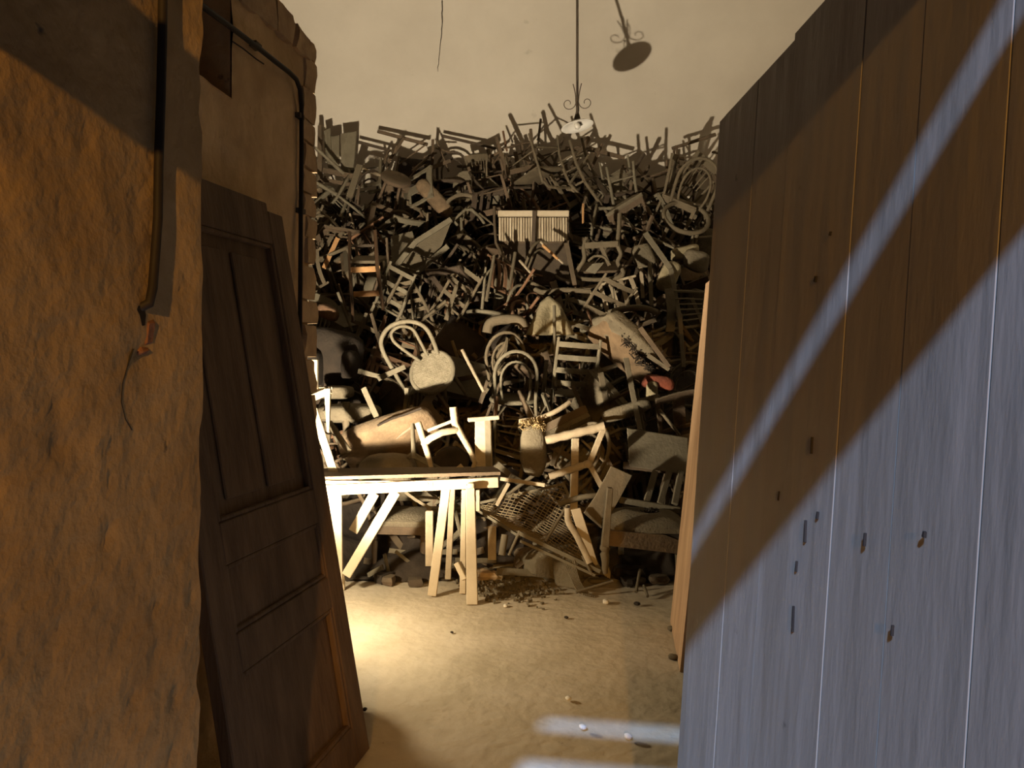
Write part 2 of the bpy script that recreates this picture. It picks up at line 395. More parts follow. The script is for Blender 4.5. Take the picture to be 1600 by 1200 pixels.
for (x, y, w_, h_) in ((1259,830,5,34),(1240,967,4,40),(1278,805,5,10),(1269,696,3,26),(1352,843,4,20),(1395,985,4,16),(1275,436,7,9),(1445,835,7,9),(1298,365,3,6),(1245,885,4,16),(1218,775,3,14)):
    a = ond(x, y-h_/2, .0035); b = ond(x-1.5, y+h_/2, .0035)
    part(root, 'paint_chip', MB().bar(a, b, w_/F*a.y*.6, .003, (-1,0,0), w2=w_/F*a.y*.9), MAT['dark_void'])
m = MB(); a = ond(1093, 868, .004); b = ond(1086, 958, .004)
part(root, 'lock_plate', MB().bar(a, b, .030, .006, (-1,0,0)), MAT['old_door_wood'])

# ---- leaning pale board beyond the door's far edge
b0 = FL(1047, 972); b1 = b0+V((-.10, -.72, 0)); ln = V((.165, .0, 1.57)).normalized()
nn = ((b1-b0).cross(ln)).normalized()
if nn.x > 0: nn = -nn
m = MB()
rag = [b0]
for k in range(1, 12): rag.append(b0+(b1-b0)*k/12+V((0,0,.02*abs(noise.noise(V((k*1.3,2,2)))))))
rag.append(b1)
outl = rag+[b1+ln*2.0, b0+ln*2.0]
m.poly(outl, -nn*.05)
solo('leaning_board', m, MAT['jamb_wood'], 'tall bare wooden board leaning behind the plank door', 'board')

# ---- old panelled door leaning on the far left wall
BR = FL(578, 1170); U = -V((.204, .979, 0)).normalized(); TR = P(440, 330, 3.128)
Wv = (TR-BR); HD = Wv.length; Wv.normalize(); ND = U.cross(Wv).normalized()
if ND.x < 0: ND = -ND
WDr = .86
def od(u, h, o=0): return BR+U*u+Wv*h+ND*o
root = thing('panelled_door', 'old dark panelled door leaning against the stub wall', 'door', BR)
def slab(name, u0, u1, h0, h1, o0, o1, sub=None, bev=.004, mt='old_door_wood', jag=False):
    m = MB().hexa([od(u0,h0,o1), od(u1,h0,o1), od(u1,h0,o0), od(u0,h0,o0), od(u0,h1,o1), od(u1,h1,o1), od(u1,h1,o0), od(u0,h1,o0)])
    o = part(root, name, m, MAT[mt], bev=bev)
    return o
T0, T1 = -.045, 0
slab('stile', 0, .115, 0, HD-.02, T0, T1)
slab('stile', WDr-.115, WDr, 0, HD, T0, T1)
slab('rail', .115, WDr-.115, HD-.155, HD+.012, T0, T1)
slab('rail', .115, WDr-.115, .93, 1.06, T0, T1)
slab('rail', .115, WDr-.115, .60, .72, T0, T1)
slab('rail', .115, WDr-.115, 0, .14, T0, T1)
pan1 = slab('panel', .115, WDr-.115, 1.06, HD-.155, T0+.006, T1-.028)
pan2 = slab('panel', .115, WDr-.115, .72, .93, T0+.006, T1-.014)
pan3 = slab('panel', .115, WDr-.115, .14, .60, T0+.006, T1-.030)
slab('raised_field', .20, .40, 1.12, HD-.22, T1-.029, T1-.018).parent = pan1
slab('raised_field', .44, .66, 1.12, HD-.22, T1-.029, T1-.018).parent = pan1
for (h0, h1, pn) in ((1.06, HD-.155, pan1), (.72, .93, pan2), (.14, .60, pan3)):
    for u0 in (.115, WDr-.115-.016): slab('moulding', u0, u0+.016, h0, h1, T1-.03, T1-.004).parent = pn
    for hh in (h0, h1-.016): slab('moulding', .131, WDr-.131, hh, hh+.016, T1-.03, T1-.004).parent = pn

# ---- pendant lamp with an enamel disc, hanging from the vault
LP = P(902, 197, 7.62)
root = thing('pendant_lamp', 'white enamel disc pendant lamp with wrought iron scrolls on a long rod', 'lamp', LP+V((0,0,2.3)))
part(root, 'rod', MB().tube([LP+V((0,0,.03)), LP+V((0,0,2.38))], .0125, 8), MAT['iron'], 60)
tl = V((-.20, .09, 1)).normalized()
sh = MB().lathe([(.02,.05),(.05,.045),(.10,.03),(.162,.0),(.164,-.004),(.16,-.006),(.10,.016),(.045,.026),(.02,.028)], 28, LP, tl)
shade = part(root, 'lamp_shade', sh, MAT['enamel'], 50)
part(root, 'socket_cap', MB().lathe([(.045,.03),(.036,.06),(.026,.10),(.016,.13),(.012,.16)], 12, LP), MAT['iron'], 50)
part(root, 'bulb', MB().lathe([(.006,-.035),(.028,-.02),(.034,.0),(.028,.024),(.018,.04)], 12, LP, tl), MAT['bulb_glass'], 60).parent = shade
for k in range(4):
    a = math.radians(-12+90*k); e = V((math.cos(a), math.sin(a), 0)); pts = []
    for t in range(26):
        f = t/25
        if f < .35: r = .012+.05*(1-f/.35)**2*.6; zz = .42-.20*(f/.35)
        else:
            g = (f-.35)/.65; an = math.pi+g*math.pi*2.05; rr = .062*(1-.55*g); cx_ = .078+.02*g; r = cx_+math.cos(an)*rr; zz = .225+.0*g+math.sin(an)*rr
        pts.append(LP+e*r+V((0,0,zz)))
    part(root, 'scroll', MB().tube(pts, [.0055-.002*t/25 for t in range(26)], 5), MAT['iron'], 60)

# ---- work light on the floor behind the stub wall: what lights the heap
LW = V((-1.34, 4.10, .62))
AIM = LW+V((.242, .664, .72))*5
root = thing('floor_floodlight', 'small black reflector lamp on the floor behind the stub wall, aimed at the heap', 'floodlight', (LW.x, LW.y, 0))
dv = (AIM-LW).normalized(); q = dv.to_track_quat('Y', 'Z')
def lw(p): return LW+q @ V(p)
m = MB().lathe([(.035,-.11),(.04,-.06),(.10,-.01),(.105,-.01),(.047,-.064),(.042,-.114)], 18, LW, dv)
part(root, 'reflector', m, MAT['lamp_case'], 50)
part(root, 'bulb', MB().lathe([(.02,-.06),(.03,-.02),(.034,.0),(.028,.026),(.008,.04)], 12, LW, dv), MAT['bulb_glass'], 60)
part(root, 'stand', MB().tube([LW-dv*.1, LW-dv*.1-V((0,0,.12)), (LW.x-.10, LW.y-.06, .02)], .012, 8).lathe([(.11,0),(.11,.015),(.02,.03)], 16, (LW.x-.10, LW.y-.06, 0)), MAT['lamp_case'], 50)
lo = light('floodlight_beam', 'SPOT', 1150, (1.0, .86, .66), LW+dv*.05, AIM, spot_size=math.radians(140), spot_blend=1.0, shadow_soft_size=.035)
light('floodlight_spill', 'POINT', 106, (1.0, .85, .60), LW+dv*.06+V((0,0,.02)), shadow_soft_size=.05)
# ---- amber bulb outside, behind the doorway
LB = V((-.15, -4.0, 2.68))
root = thing('outdoor_lamp', 'amber bulb lamp on a post outside the doorway', 'lamp', (LB.x, LB.y, 0))
part(root, 'lamp_post', MB().tube([(LB.x, LB.y-.3, 0), (LB.x, LB.y-.3, 3.1), (LB.x, LB.y-.15, 3.2), (LB.x, LB.y, 3.1), (LB.x, LB.y, 2.80)], .03, 8), MAT['iron'], 60)
part(root, 'lamp_hood', MB().lathe([(.16,.06),(.12,.12),(.04,.16),(.035,.15),(.11,.11),(.15,.055)], 16, LB), MAT['iron'], 60)
light('outdoor_lamp_light', 'POINT', 680, (1.0, .50, .10), LB, shadow_soft_size=.03)
# ================================================================== chairs: each kind drawn once, then copied with its parts
# local frame: origin on the floor under the seat, +Z up, back at +Y
KIND = {}
def reg(kind, parts): KIND[kind] = parts             # (name, mesh, role[, [sub-parts]])
def arc(c, r, a0, a1, n, f): return [f(c, r, math.radians(a0+(a1-a0)*i/(n-1))) for i in range(n)]
def M(name, mb, sm=None, bev=0): return mb.mesh(name, sm, bev)
def seat_poly(w0, w1, d, z, t, r=.03):                # trapezoid seat, front wider
    return MB().poly([(-w0/2,-d/2,z),(w0/2,-d/2,z),(w1/2,d/2,z),(-w1/2,d/2,z)], (0,0,t))
def cushion(w, d, h, z, n=8, puff=.5):
    m = MB()
    def fn(u, v):
        x = (u-.5)*w; y = (v-.5)*d; e = (1-abs(2*u-1)**4)*(1-abs(2*v-1)**4)
        return V((x*(1-.0*e), y, z+h*(puff+(1-puff)*e)))
    m.grid(fn, n, n)
    k = len(m.v); ring = [i for i in range(n+1)]+[(j+1)*(n+1)-1 for j in range(1, n+1)]+[n*(n+1)+i for i in range(n-1, -1, -1)]+[j*(n+1) for j in range(n-1, 0, -1)]
    low = [V((m.v[i].x*.97, m.v[i].y*.97, z)) for i in ring]; m.v += low; L_ = len(ring)
    for i in range(L_): m.f.append((ring[i], k+i, k+(i+1) % L_, ring[(i+1) % L_]))
    m.f.append(tuple(k+i for i in range(L_))); return m
def leg(x, y, z0, z1, dx=0, dy=0, r0=.014, r1=.02, sq=False, turned=False):
    if sq: return MB().bar((x+dx, y+dy, z0), (x, y, z1), r0*2, r0*2, (0,-1,0), r1*2, r1*2)
    if turned:
        n = [(0,r0),(.12,r0*1.3),(.2,r0*1.9),(.24,r0*1.2),(.5,r1*1.1),(.7,r1*1.25),(.74,r1*.8),(.78,r1*1.3),(.84,r1*.9),(.86,r1*1.25),(1,r1*1.25)]
        return MB().tube([V((x+dx*(1-t), y+dy*(1-t), z0+(z1-z0)*t)) for t, r in n], [r for t, r in n], 8)
    return MB().tube([(x+dx, y+dy, z0), (x, y, z1)], [r0, r1], 7)
def curved_slat(w, y, z, h, t=.012, bow=.03, n=6, tilt=0):
    m = MB(); 
    for i in range(n):
        u0, u1 = i/n, (i+1)/n
        f = lambda u: V(((u-.5)*w, y+bow*(1-(2*u-1)**2), z))
        a, b = f(u0), f(u1); k = V((0, tilt, h/2)); q = V((0, t/2, 0))
        m.hexa([a-k-q, b-k-q, b-k+q, a-k+q, a+k-q, b+k-q, b+k+q, a+k+q])
    return m
def back_posts(w, y, top=.92, rake=.09, r=.017, sq=False):
    out = []
    for s in (-1, 1):
        pts = [V((s*(w/2+.01), y+.05, 0)), V((s*w/2, y, .24)), V((s*w/2, y, .47)), V((s*w/2, y+rake*.45, .70)), V((s*w/2, y+rake, top))]
        if sq:
            m = MB()
            for a, b in zip(pts[:-1], pts[1:]): m.bar(a, b, .034, .026, (0,-1,0))
        else: m = MB().tube(pts, [r*.8, r, r*1.05, r, r*.75], 7)
        out.append(M('rear_leg', m, 50))
    return out
def stretchers(w, d, zs, r=.009):
    out = []
    for z in zs:
        for s in (-1, 1): out.append(M('stretcher', MB().tube([(s*w/2, -d/2, z), (s*w/2, d/2, z)], r, 6), 60))
    out.append(M('stretcher', MB().tube([(-w/2, -d/2, zs[0]+.05), (w/2, -d/2, zs[0]+.05)], r, 6), 60))
    out.append(M('stretcher', MB().tube([(-w/2, d/2, zs[0]+.03), (w/2, d/2, zs[0]+.03)], r, 6), 60))
    return out
# --- bentwood chair with a hooped back and a round caned seat
def bentwood(cane=True):
    R_ = .205; pr = []
    pr.append(('seat_ring', M('seat_ring', MB().tube([V((R_*math.cos(a), R_*math.sin(a), .46)) for a in [2*math.pi*k/22 for k in range(22)]], .021, 8, True), 60), 'wood'))
    if cane:
        m = MB(); rr = R_-.012
        for k in range(-10, 11):
            x = k*rr/10.5; h = math.sqrt(max(0, rr*rr-x*x))
            if h > .01:
                m.bar((x,-h,.468), (x,h,.468), .010, .004, (0,0,1)); m.bar((-h,x,.471), (h,x,.471), .010, .004, (0,0,1))
        m.lathe([(rr,.459),(rr,.464)], 22)
        pr.append(('cane_seat', M('cane_seat', m), 'cane'))
    else:
        pr.append(('seat', M('seat', MB().lathe([(R_-.01,.455),(R_-.01,.472),(.1,.466),(.02,.464)], 22), 50), 'wood'))
    pts = [V((-.19,.26,0)), V((-.18,.20,.25)), V((-.172,.165,.46)), V((-.178,.185,.58))]
    for i in range(13):
        a = math.pi-math.pi*i/12; pts.append(V((.182*math.cos(a), .20+.075*math.sin(a), .70+.215*math.sin(a))))
    pts += [V((-p.x, p.y, p.z)) for p in pts[3::-1]]
    pr.append(('back_hoop', M('back_hoop', MB().tube(pts, .0155, 8), 60), 'wood'))
    pts = [V((-.105,.178,.465)), V((-.125,.185,.56))]
    for i in range(11):
        a = math.pi-math.pi*i/10; pts.append(V((.128*math.cos(a), .195+.06*math.sin(a), .66+.165*math.sin(a))))
    pts += [V((.125,.185,.56)), V((.105,.178,.465))]
    pr.append(('inner_hoop', M('inner_hoop', MB().tube(pts, .0115, 7), 60), 'wood'))
    for s in (-1, 1): pr.append(('leg', M('leg', leg(s*.13, -.14, 0, .45, s*.035, -.05, .012, .019), 60), 'wood'))
    pr.append(('leg_ring', M('leg_ring', MB().tube([V((.165*math.cos(a), .165*math.sin(a)+.01, .25)) for a in [2*math.pi*k/18 for k in range(18)]], .009, 6, True), 60), 'wood'))
    return pr
reg('bentwood_chair', bentwood(True)); reg('bentwood_chair_plain', bentwood(False))
# --- ladder-back
def ladder(nsl=4, seat=True, w=.38, top=.95):
    d = .36; pr = [('rear_leg', me, 'wood') for me in back_posts(w-.03, d/2, top)]
    for k in range(nsl):
        z = .56+(top-.62)*k/max(1, nsl-1)
        pr.append(('slat', M('slat', curved_slat(w-.03, d/2+.09*(z-.47)/.45, z, .045), 50), 'wood'))
    for s in (-1, 1): pr.append(('leg', M('leg', leg(s*(w/2+.01), -d/2, 0, .48, 0, 0, .014, .018), 60), 'wood'))
    if seat: pr.append(('seat', M('seat', cushion(w+.02, d, .03, .44, 6, .6), 50), 'seat'))
    else:
        for (a, b) in (((-w/2,-d/2,.45),(w/2,-d/2,.45)), ((-w/2,d/2,.45),(w/2,d/2,.45)), ((-w/2,-d/2,.45),(-w/2,d/2,.45)), ((w/2,-d/2,.45),(w/2,d/2,.45))):
            pr.append(('seat_rail', M('seat_rail', MB().bar(a, b, .03, .022, (0,0,1))), 'wood'))
    return pr+[('stretcher', me, 'wood') for me in stretchers(w, d, (.15, .28))]
reg('ladder_back_chair', ladder()); reg('ladder_back_frame', ladder(3, False)); reg('tall_ladder_chair', ladder(4, True, .31, 1.08))
# --- chair with upright slats between two rails
def slatback(n=4, seat=True):
    w, d, top = .40, .38, .90; pr = [('rear_leg', me, 'wood') for me in back_posts(w-.02, d/2, top, .10, sq=True)]
    pr.append(('top_rail', M('top_rail', curved_slat(w+.02, d/2+.085, .87, .07, .02, .02), 50), 'wood'))
    pr.append(('lower_rail', M('lower_rail', curved_slat(w-.02, d/2+.02, .56, .035, .016, .015), 50), 'wood'))
    for k in range(n):
        x = (k-(n-1)/2)*.30/(n-1) if n > 1 else 0
        pr.append(('back_slat', M('back_slat', MB().bar((x, d/2+.035, .56), (x, d/2+.10, .86), .026 if n > 1 else .11, .010)), 'wood'))
    for s in (-1, 1): pr.append(('leg', M('leg', leg(s*w/2, -d/2, 0, .45, 0, 0, .015, .019, sq=True)), 'wood'))
    for (a, b) in (((-w/2,-d/2,.425),(w/2,-d/2,.425)), ((-w/2,-d/2,.425),(-w/2+.01,d/2,.425)), ((w/2,-d/2,.425),(w/2-.01,d/2,.425)), ((-w/2,d/2,.425),(w/2,d/2,.425))):
        pr.append(('seat_rail', M('seat_rail', MB().bar(a, b, .055, .02, (a[1]-b[1] and 1 or 0, a[0]-b[0] and -1 or 0, 0))), 'wood'))
    if seat: pr.append(('seat', M('seat', cushion(w+.03, d+.03, .035, .45, 6, .55), 50), 'seat'))
    return pr+[('stretcher', me, 'wood') for me in stretchers(w-.01, d, (.14,))]
reg('slat_back_chair', slatback()); reg('slat_back_frame', slatback(3, False)); reg('splat_back_chair', slatback(1))
# --- spindle-back with a crest
def spindle():
    w, d = .40, .39; pr = [('seat', M('seat', MB().poly([(-.19,-.19,.435),(-.1,-.215,.435),(.1,-.215,.435),(.19,-.19,.435),(.205,-.05,.435),(.17,.18,.435),(-.17,.18,.435),(-.205,-.05,.435)], (0,0,.03)), bev=.006), 'wood')]
    pr.append(('crest_rail', M('crest_rail', curved_slat(.42, .245, .86, .085, .018, .05, 8), 50), 'wood'))
    for s in (-1, 1):
        pr.append(('back_post', M('back_post', MB().tube([(s*.16,.165,.46),(s*.175,.20,.65),(s*.185,.25,.86)], [.014,.015,.012], 7), 60), 'wood'))
        pr.append(('leg', M('leg', leg(s*.14,-.15,0,.44,s*.06,-.05,.012,.018, turned=True), 60), 'wood'))
        pr.append(('leg', M('leg', leg(s*.13,.14,0,.44,s*.06,.07,.012,.018, turned=True), 60), 'wood'))
        pr.append(('stretcher', M('stretcher', MB().tube([(s*.175,-.18,.16),(s*.175,.19,.16)], .009, 6), 60), 'wood'))
    for x in (-.1,-.05,0,.05,.1): pr.append(('spindle', M('spindle', MB().tube([(x*.9,.17,.46),(x*1.05,.235,.66),(x*1.1,.285-.02*abs(x)*10,.84)], [.007,.009,.006], 6), 60), 'wood'))
    pr.append(('stretcher', M('stretcher', MB().tube([(-.175,0,.16),(.175,0,.16)], .009, 6), 60), 'wood'))
    return pr
reg('spindle_back_chair', spindle())
# --- padded chair: upholstered seat and back pad
def padded():
    w, d = .44, .42; pr = [('rear_leg', me, 'wood') for me in back_posts(w-.04, d/2, .88, .11, sq=True)]
    pr.append(('seat_pad', M('seat_pad', cushion(w+.02, d+.02, .09, .40, 8, .55), 60), 'fabric'))
    b = cushion(w-.06, .36, .06, 0, 8, .4); R_ = Matrix.Rotation(math.radians(80), 4, 'X')
    for i, p in enumerate(b.v): b.v[i] = R_ @ p+V((0, d/2+.055, .68))
    pr.append(('back_pad', M('back_pad', b, 60), 'fabric'))
    for s in (-1, 1): pr.append(('leg', M('leg', leg(s*(w/2-.03), -d/2+.02, 0, .40, 0, 0, .014, .022, turned=True), 60), 'wood'))
    for (a, b) in (((-w/2,-d/2,.38),(w/2,-d/2,.38)), ((-w/2,-d/2,.38),(-w/2,d/2,.38)), ((w/2,-d/2,.38),(w/2,d/2,.38))):
        pr.append(('seat_rail', M('seat_rail', MB().bar(a, b, .06, .022, (a[1]-b[1] and 1 or 0, a[0]-b[0] and -1 or 0, 0))), 'wood'))
    return pr
reg('padded_chair', padded())
# --- round stool
def stool():
    pr = [('seat', M('seat', MB().lathe([(.16,.60),(.175,.61),(.175,.635),(.165,.645),(.05,.64)], 20), 50), 'wood')]
    for k in range(4):
        a = math.radians(45+90*k); pr.append(('leg', M('leg', MB().tube([(.19*math.cos(a), .19*math.sin(a), 0), (.115*math.cos(a), .115*math.sin(a), .61)], [.013,.018], 7), 60), 'wood'))
    pr.append(('leg_ring', M('leg_ring', MB().tube([V((.165*math.cos(a), .165*math.sin(a), .22)) for a in [2*math.pi*k/18 for k in range(18)]], .009, 6, True), 60), 'wood'))
    return pr
reg('round_stool', stool())
# --- armchair frame with bent arms
def armframe():
    w, d = .50, .44; pr = [('rear_leg', me, 'wood') for me in back_posts(w-.04, d/2, .86, .12)]
    pr.append(('crest_rail', M('crest_rail', curved_slat(w, d/2+.10, .82, .06, .022, .03, 8), 50), 'wood'))
    for z in (.58, .70): pr.append(('slat', M('slat', curved_slat(w-.04, d/2+.11*(z-.47)/.4, z, .035, .014, .025), 50), 'wood'))
    for s in (-1, 1):
        pr.append(('arm', M('arm', MB().tube([(s*(w/2-.02), d/2+.04, .66), (s*(w/2+.01), 0, .68), (s*(w/2+.02), -d/2+.06, .66), (s*(w/2+.015), -d/2+.02, .60)], [.014,.019,.019,.014], 8), 60), 'wood'))
        pr.append(('leg', M('leg', leg(s*w/2, -d/2+.02, 0, .62, 0, 0, .014, .018), 60), 'wood'))
    pr.append(('seat', M('seat', cushion(w-.01, d, .05, .40, 7, .5), 50), 'seat'))
    return pr+[('stretcher', me, 'wood') for me in stretchers(w-.02, d-.03, (.16,))]
reg('wooden_armchair', armframe())
NICE = {'bentwood_chair': 'bentwood chair with a caned round seat', 'bentwood_chair_plain': 'bentwood chair with a solid round seat', 'ladder_back_chair': 'ladder-back chair',
        'ladder_back_frame': 'seatless ladder-back chair frame', 'tall_ladder_chair': 'narrow tall ladder-back chair', 'slat_back_chair': 'chair with upright back slats', 'slat_back_frame': 'seatless slat-back chair frame',
        'splat_back_chair': 'chair with one wide back splat', 'spindle_back_chair': 'spindle-back chair with a crest rail', 'padded_chair': 'padded chair with a worn cover', 'round_stool': 'round-topped wooden stool', 'wooden_armchair': 'wooden armchair with bent arms'}
OBJN = {'bentwood_chair_plain': 'bentwood_chair', 'ladder_back_frame': 'ladder_back_chair', 'tall_ladder_chair': 'ladder_back_chair', 'slat_back_frame': 'slat_back_chair'}
HC = {k: (.32 if 'stool' in k else .47) for k in KIND}
def frame(up, back):
    z = V(up).normalized(); y = V(back)-z*V(back).dot(z); y.normalize(); x = y.cross(z)
    return Matrix((x, y, z)).transposed()
def spawn(kind, c, R_, wood, seat=None, fabric=None, label=None, group=None, scale=1.0, skip=(), at=None):
    "c: world point where the local point 'at' (default the chair's middle) comes to lie"
    at = V((0, .03, HC[kind])) if at is None else V(at)
    mw = Matrix.Translation(V(c)-R_ @ at*scale) @ R_.to_4x4() @ Matrix.Scale(scale, 4)
    root = thing(OBJN.get(kind, kind), label, 'stool' if 'stool' in kind else 'chair', mat=mw, group=group)
    roles = {'wood': wood, 'seat': seat or wood, 'fabric': fabric or 'dusty_fabric', 'cane': 'cane'}
    n = {}
    for name, me, role in KIND[kind]:
        n[name] = n.get(name, 0)+1
        if name in skip or (name, n[name]) in skip: continue
        link(name, me, MAT[roles[role]], root)
    return root
# ================================================================== the heap
PROF = [(160,9.3),(230,9.1),(300,8.75),(400,8.1),(500,7.5),(600,6.75),(700,6.0),(760,5.7),(850,5.3),(930,5.0),(1000,4.6)]
def dfront(py):
    for (a, da), (b, db) in zip(PROF[:-1], PROF[1:]):
        if py <= b: return da+(db-da)*max(0, (py-a))/(b-a)
    return PROF[-1][1]
# dark filler sheet standing in for the shaded inside of the heap
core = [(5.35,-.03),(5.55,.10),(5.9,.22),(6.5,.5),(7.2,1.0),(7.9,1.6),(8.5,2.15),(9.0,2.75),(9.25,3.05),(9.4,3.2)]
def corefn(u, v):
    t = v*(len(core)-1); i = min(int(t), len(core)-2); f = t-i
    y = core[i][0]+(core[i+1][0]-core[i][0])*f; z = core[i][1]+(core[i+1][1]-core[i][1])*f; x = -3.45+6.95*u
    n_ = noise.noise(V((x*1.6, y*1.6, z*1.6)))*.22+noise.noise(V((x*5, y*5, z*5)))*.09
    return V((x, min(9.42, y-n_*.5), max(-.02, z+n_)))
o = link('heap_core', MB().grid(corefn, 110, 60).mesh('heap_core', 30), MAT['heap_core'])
tag(o, 'dark filler mound deep inside the heap, in place of its shaded gaps', 'debris', kind='stuff')
random.seed(21)
m = MB()
for k in range(750):
    py = random.uniform(255, 860); px = random.uniform(440, 1140); d = dfront(py)+random.uniform(.5, 1.0)
    c = P(px, py, d)
    if c.y > 9.3: c.y = 9.1
    v = V((random.gauss(0,1), random.gauss(0,.7), random.gauss(0,1.1))).normalized()*random.uniform(.08, .26)
    a, b = c-v, c+v
    if min(a.z, b.z) < .02 or max(a.y, b.y) > 9.36: continue
    r = random.uniform(.010, .019)
    if random.random() < .5: m.tube([a, b], [r, r*.8], 5)
    else: m.bar(a, b, r*2.4, r*1.2, (random.random(), -1, random.random()))
o = link('splinter_tangle', m.mesh('splinter_tangle', 40), MAT['brown_wood'])
tag(o, 'tangle of broken chair rungs and splinters behind the front chairs of the heap', 'debris', kind='stuff')

BOX = {'stool': (.2,.2,.2,0,.65)}
def lims(kind): return [V((x, y, z)) for x in (-.24,.24) for y in (-.22,.28) for z in (0, .68 if 'stool' in kind else 1.0 if 'tall' in kind else .93)]
def zone(c):
    h = ('at heap foot' if c.z < .75 else 'low in heap' if c.z < 1.45 else 'mid heap' if c.z < 2.3 else 'high in heap' if c.z < 3.1 else 'on heap crest')
    t = c.x/c.y
    s = ('by stub wall' if t < -.17 else 'between wall and lamp' if t < .02 else 'below pendant lamp' if t < .13 else 'by plank door')
    return h+' '+s
TONE = {'dusty_wood': 'dusty', 'grey_wood': 'greyish', 'brown_wood': 'brown', 'dark_wood': 'dark', 'red_brown_wood': 'reddish', 'pale_wood': 'pale'}
def pose(R_):
    uz = (R_ @ V((0,0,1))).z
    return 'standing' if uz > .93 else 'tilted' if uz > .45 else 'lying' if uz > -.4 else 'upturned'
def auto_label(kind, R_, c, wood, extra=''):
    return ('%s %s %s%s, %s' % (pose(R_), TONE.get(wood, 'dusty'), NICE[kind], extra, zone(c))).replace(' frame', '')
def fit(kind, c, R_, scale=1):
    at = V((0, .03, HC[kind])); c = V(c)
    for _ in range(2):
        ws = [c+R_ @ (p-at)*scale for p in lims(kind)]
        lz = min(p.z for p in ws); my = max(p.y for p in ws)
        if lz < .01: c.z += .01-lz
        if my > 9.36: c.y -= my-9.36
    return c
def hero(kind, px, py, d, up, back, wood, seat=None, fabric=None, scale=1, skip=(), at=None, label=None):
    R_ = frame(up, back); c = P(px, py, d)
    if at is None: c = fit(kind, c, R_, scale)
    return spawn(kind, c, R_, wood, seat, fabric, label or auto_label(kind, R_, c, wood), 'chairs thrown on the heap', scale, skip, at)
def stick(name, label, cat, a, b, wpx, t, mt, group=None, taper=1.0, round_=False, bev=.003, face=(0,-1,0)):
    A = P(*a); B = P(*b); w_ = wpx/F*(a[2]+b[2])/2
    m = MB().tube([A, A.lerp(B, .5), B], [w_/2, w_/2*(1+taper)/2, w_/2*taper], 8) if round_ else MB().bar(A, B, w_, t, face, w_*taper, t)
    return solo(name, m, MAT[mt], label, cat, group, sm=50 if round_ else None, bev=0 if round_ else bev)
def bent(name, label, cat, pts, rpx, mt, group=None, flat=1.0, n=8):
    Q = [P(*p) for p in pts]; out = []
    for i in range(len(Q)-1):                        # Catmull-Rom through the points
        p0 = Q[max(0, i-1)]; p1 = Q[i]; p2 = Q[i+1]; p3 = Q[min(len(Q)-1, i+2)]
        for k in range(4):
            t = k/4; out.append(.5*((2*p1)+(p2-p0)*t+(2*p0-5*p1+4*p2-p3)*t*t+(3*p1-p0-3*p2+p3)*t**3))
    out.append(Q[-1]); r = rpx/F*pts[0][2]
    return solo(name, MB().tube(out, r, n, flat=flat), MAT[mt], label, cat, group, sm=60)
def sheet(pts, d, t):                                 # pts: (px, py[, d]) outline of a flat panel
    return MB().poly([P(p[0], p[1], p[2] if len(p) > 2 else d) for p in pts], (0, t, 0))
def lump(c, size, R_=None, n=10, rough=.12, seed=0, sq=.6):    # cushion-like rounded body
    m = MB(); c = V(c)
    def fn(u, v):
        a = 2*math.pi*u; b = math.pi*(v-.5)
        def sg(x, e): return math.copysign(abs(x)**e, x)
        p = V((sg(math.cos(b), sq)*sg(math.cos(a), sq)*size[0]/2, sg(math.cos(b), sq)*sg(math.sin(a), sq)*size[1]/2, sg(math.sin(b), sq)*size[2]/2))
        k = 1+rough*noise.noise(p*7+V((seed, 0, 0)))+rough*.5*noise.noise(p*19+V((0, seed, 0)))
        p = p*k
        return c+(R_ @ p if R_ else p)
    m.grid(fn, n*2, n); return m

# ---------------------------------------------------------------- trestle with its table board
root = thing('trestle_table', 'raw pine trestle table with splayed legs in front of the heap', 'table', FL(640, 935))
def tb(name, a, b, wpx, t, taper=1.0, mt='raw_pine', face=(0,-1,0)):
    A, B = P(*a), P(*b); w_ = wpx/F*(a[2]+b[2])/2
    return part(root, name, MB().bar(A, B, w_, t, face, w_*taper, t), MAT[mt], bev=.003)
beam_ = tb('beam', (480,767,4.98), (779,753,4.98), 16, .045)
m = MB().poly([P(480,751,5.02), P(782,742.5,5.02), P(770,733.5,5.42), P(490,737,5.42)], (0,0,.022)); part(root, 'table_board', m, MAT['brown_wood'])
m = MB().poly([P(497,756,4.99), P(560,757.5,4.99), P(640,751.5,4.99), P(560,752,4.99), P(497,751,4.99)], (0,.03,0)); part(root, 'beam_packing', m, MAT['raw_pine'])
m = MB().poly([P(508,761,4.955), P(533,760,4.955), P(535,912,5.08), P(530,908,5.08)], (0,.03,0)); part(root, 'leg', m, MAT['raw_pine'], bev=.003)
tb('leg', (535,898,5.10), (536,921,5.14), 6, .03)
tb('brace', (619,768,5.0), (541,899,5.03), 15, .03); tb('brace', (586,770,5.22), (552,830,5.25), 15, .03)
tb('leg', (697,764,5.02), (675,930,5.01), 14, .035, 1.0); tb('leg', (707,764,5.3), (700,905,5.2), 9, .035, mt='pale_wood')
tb('leg', (671,798,5.25), (671,884,5.25), 12, .03, mt='pale_wood')
tb('leg', (735,757,4.93), (738,943.5,4.86), 14, .055, 1.25); tb('leg', (725,764,5.06), (723,926,5.08), 7, .05, 1.4); tb('leg', (747,765,5.1), (747,798,5.1), 6, .04)
tb('cross_block', (715,879,4.95), (728,905,4.92), 8, .12)
m = lump(P(735.5,758,4.925), (.05,.06,.035), rough=.5, seed=3); part(root, 'broken_tenon', m, MAT['raw_pine'], 40)
st = bpy.data.curves.new('stencil', 'FONT'); st.body = 'DC. II. 5004'; st.size = .060; st.extrude = .0006
so = bpy.data.objects.new('stencil_tmp', st); COL.objects.link(so); bpy.context.view_layer.update()
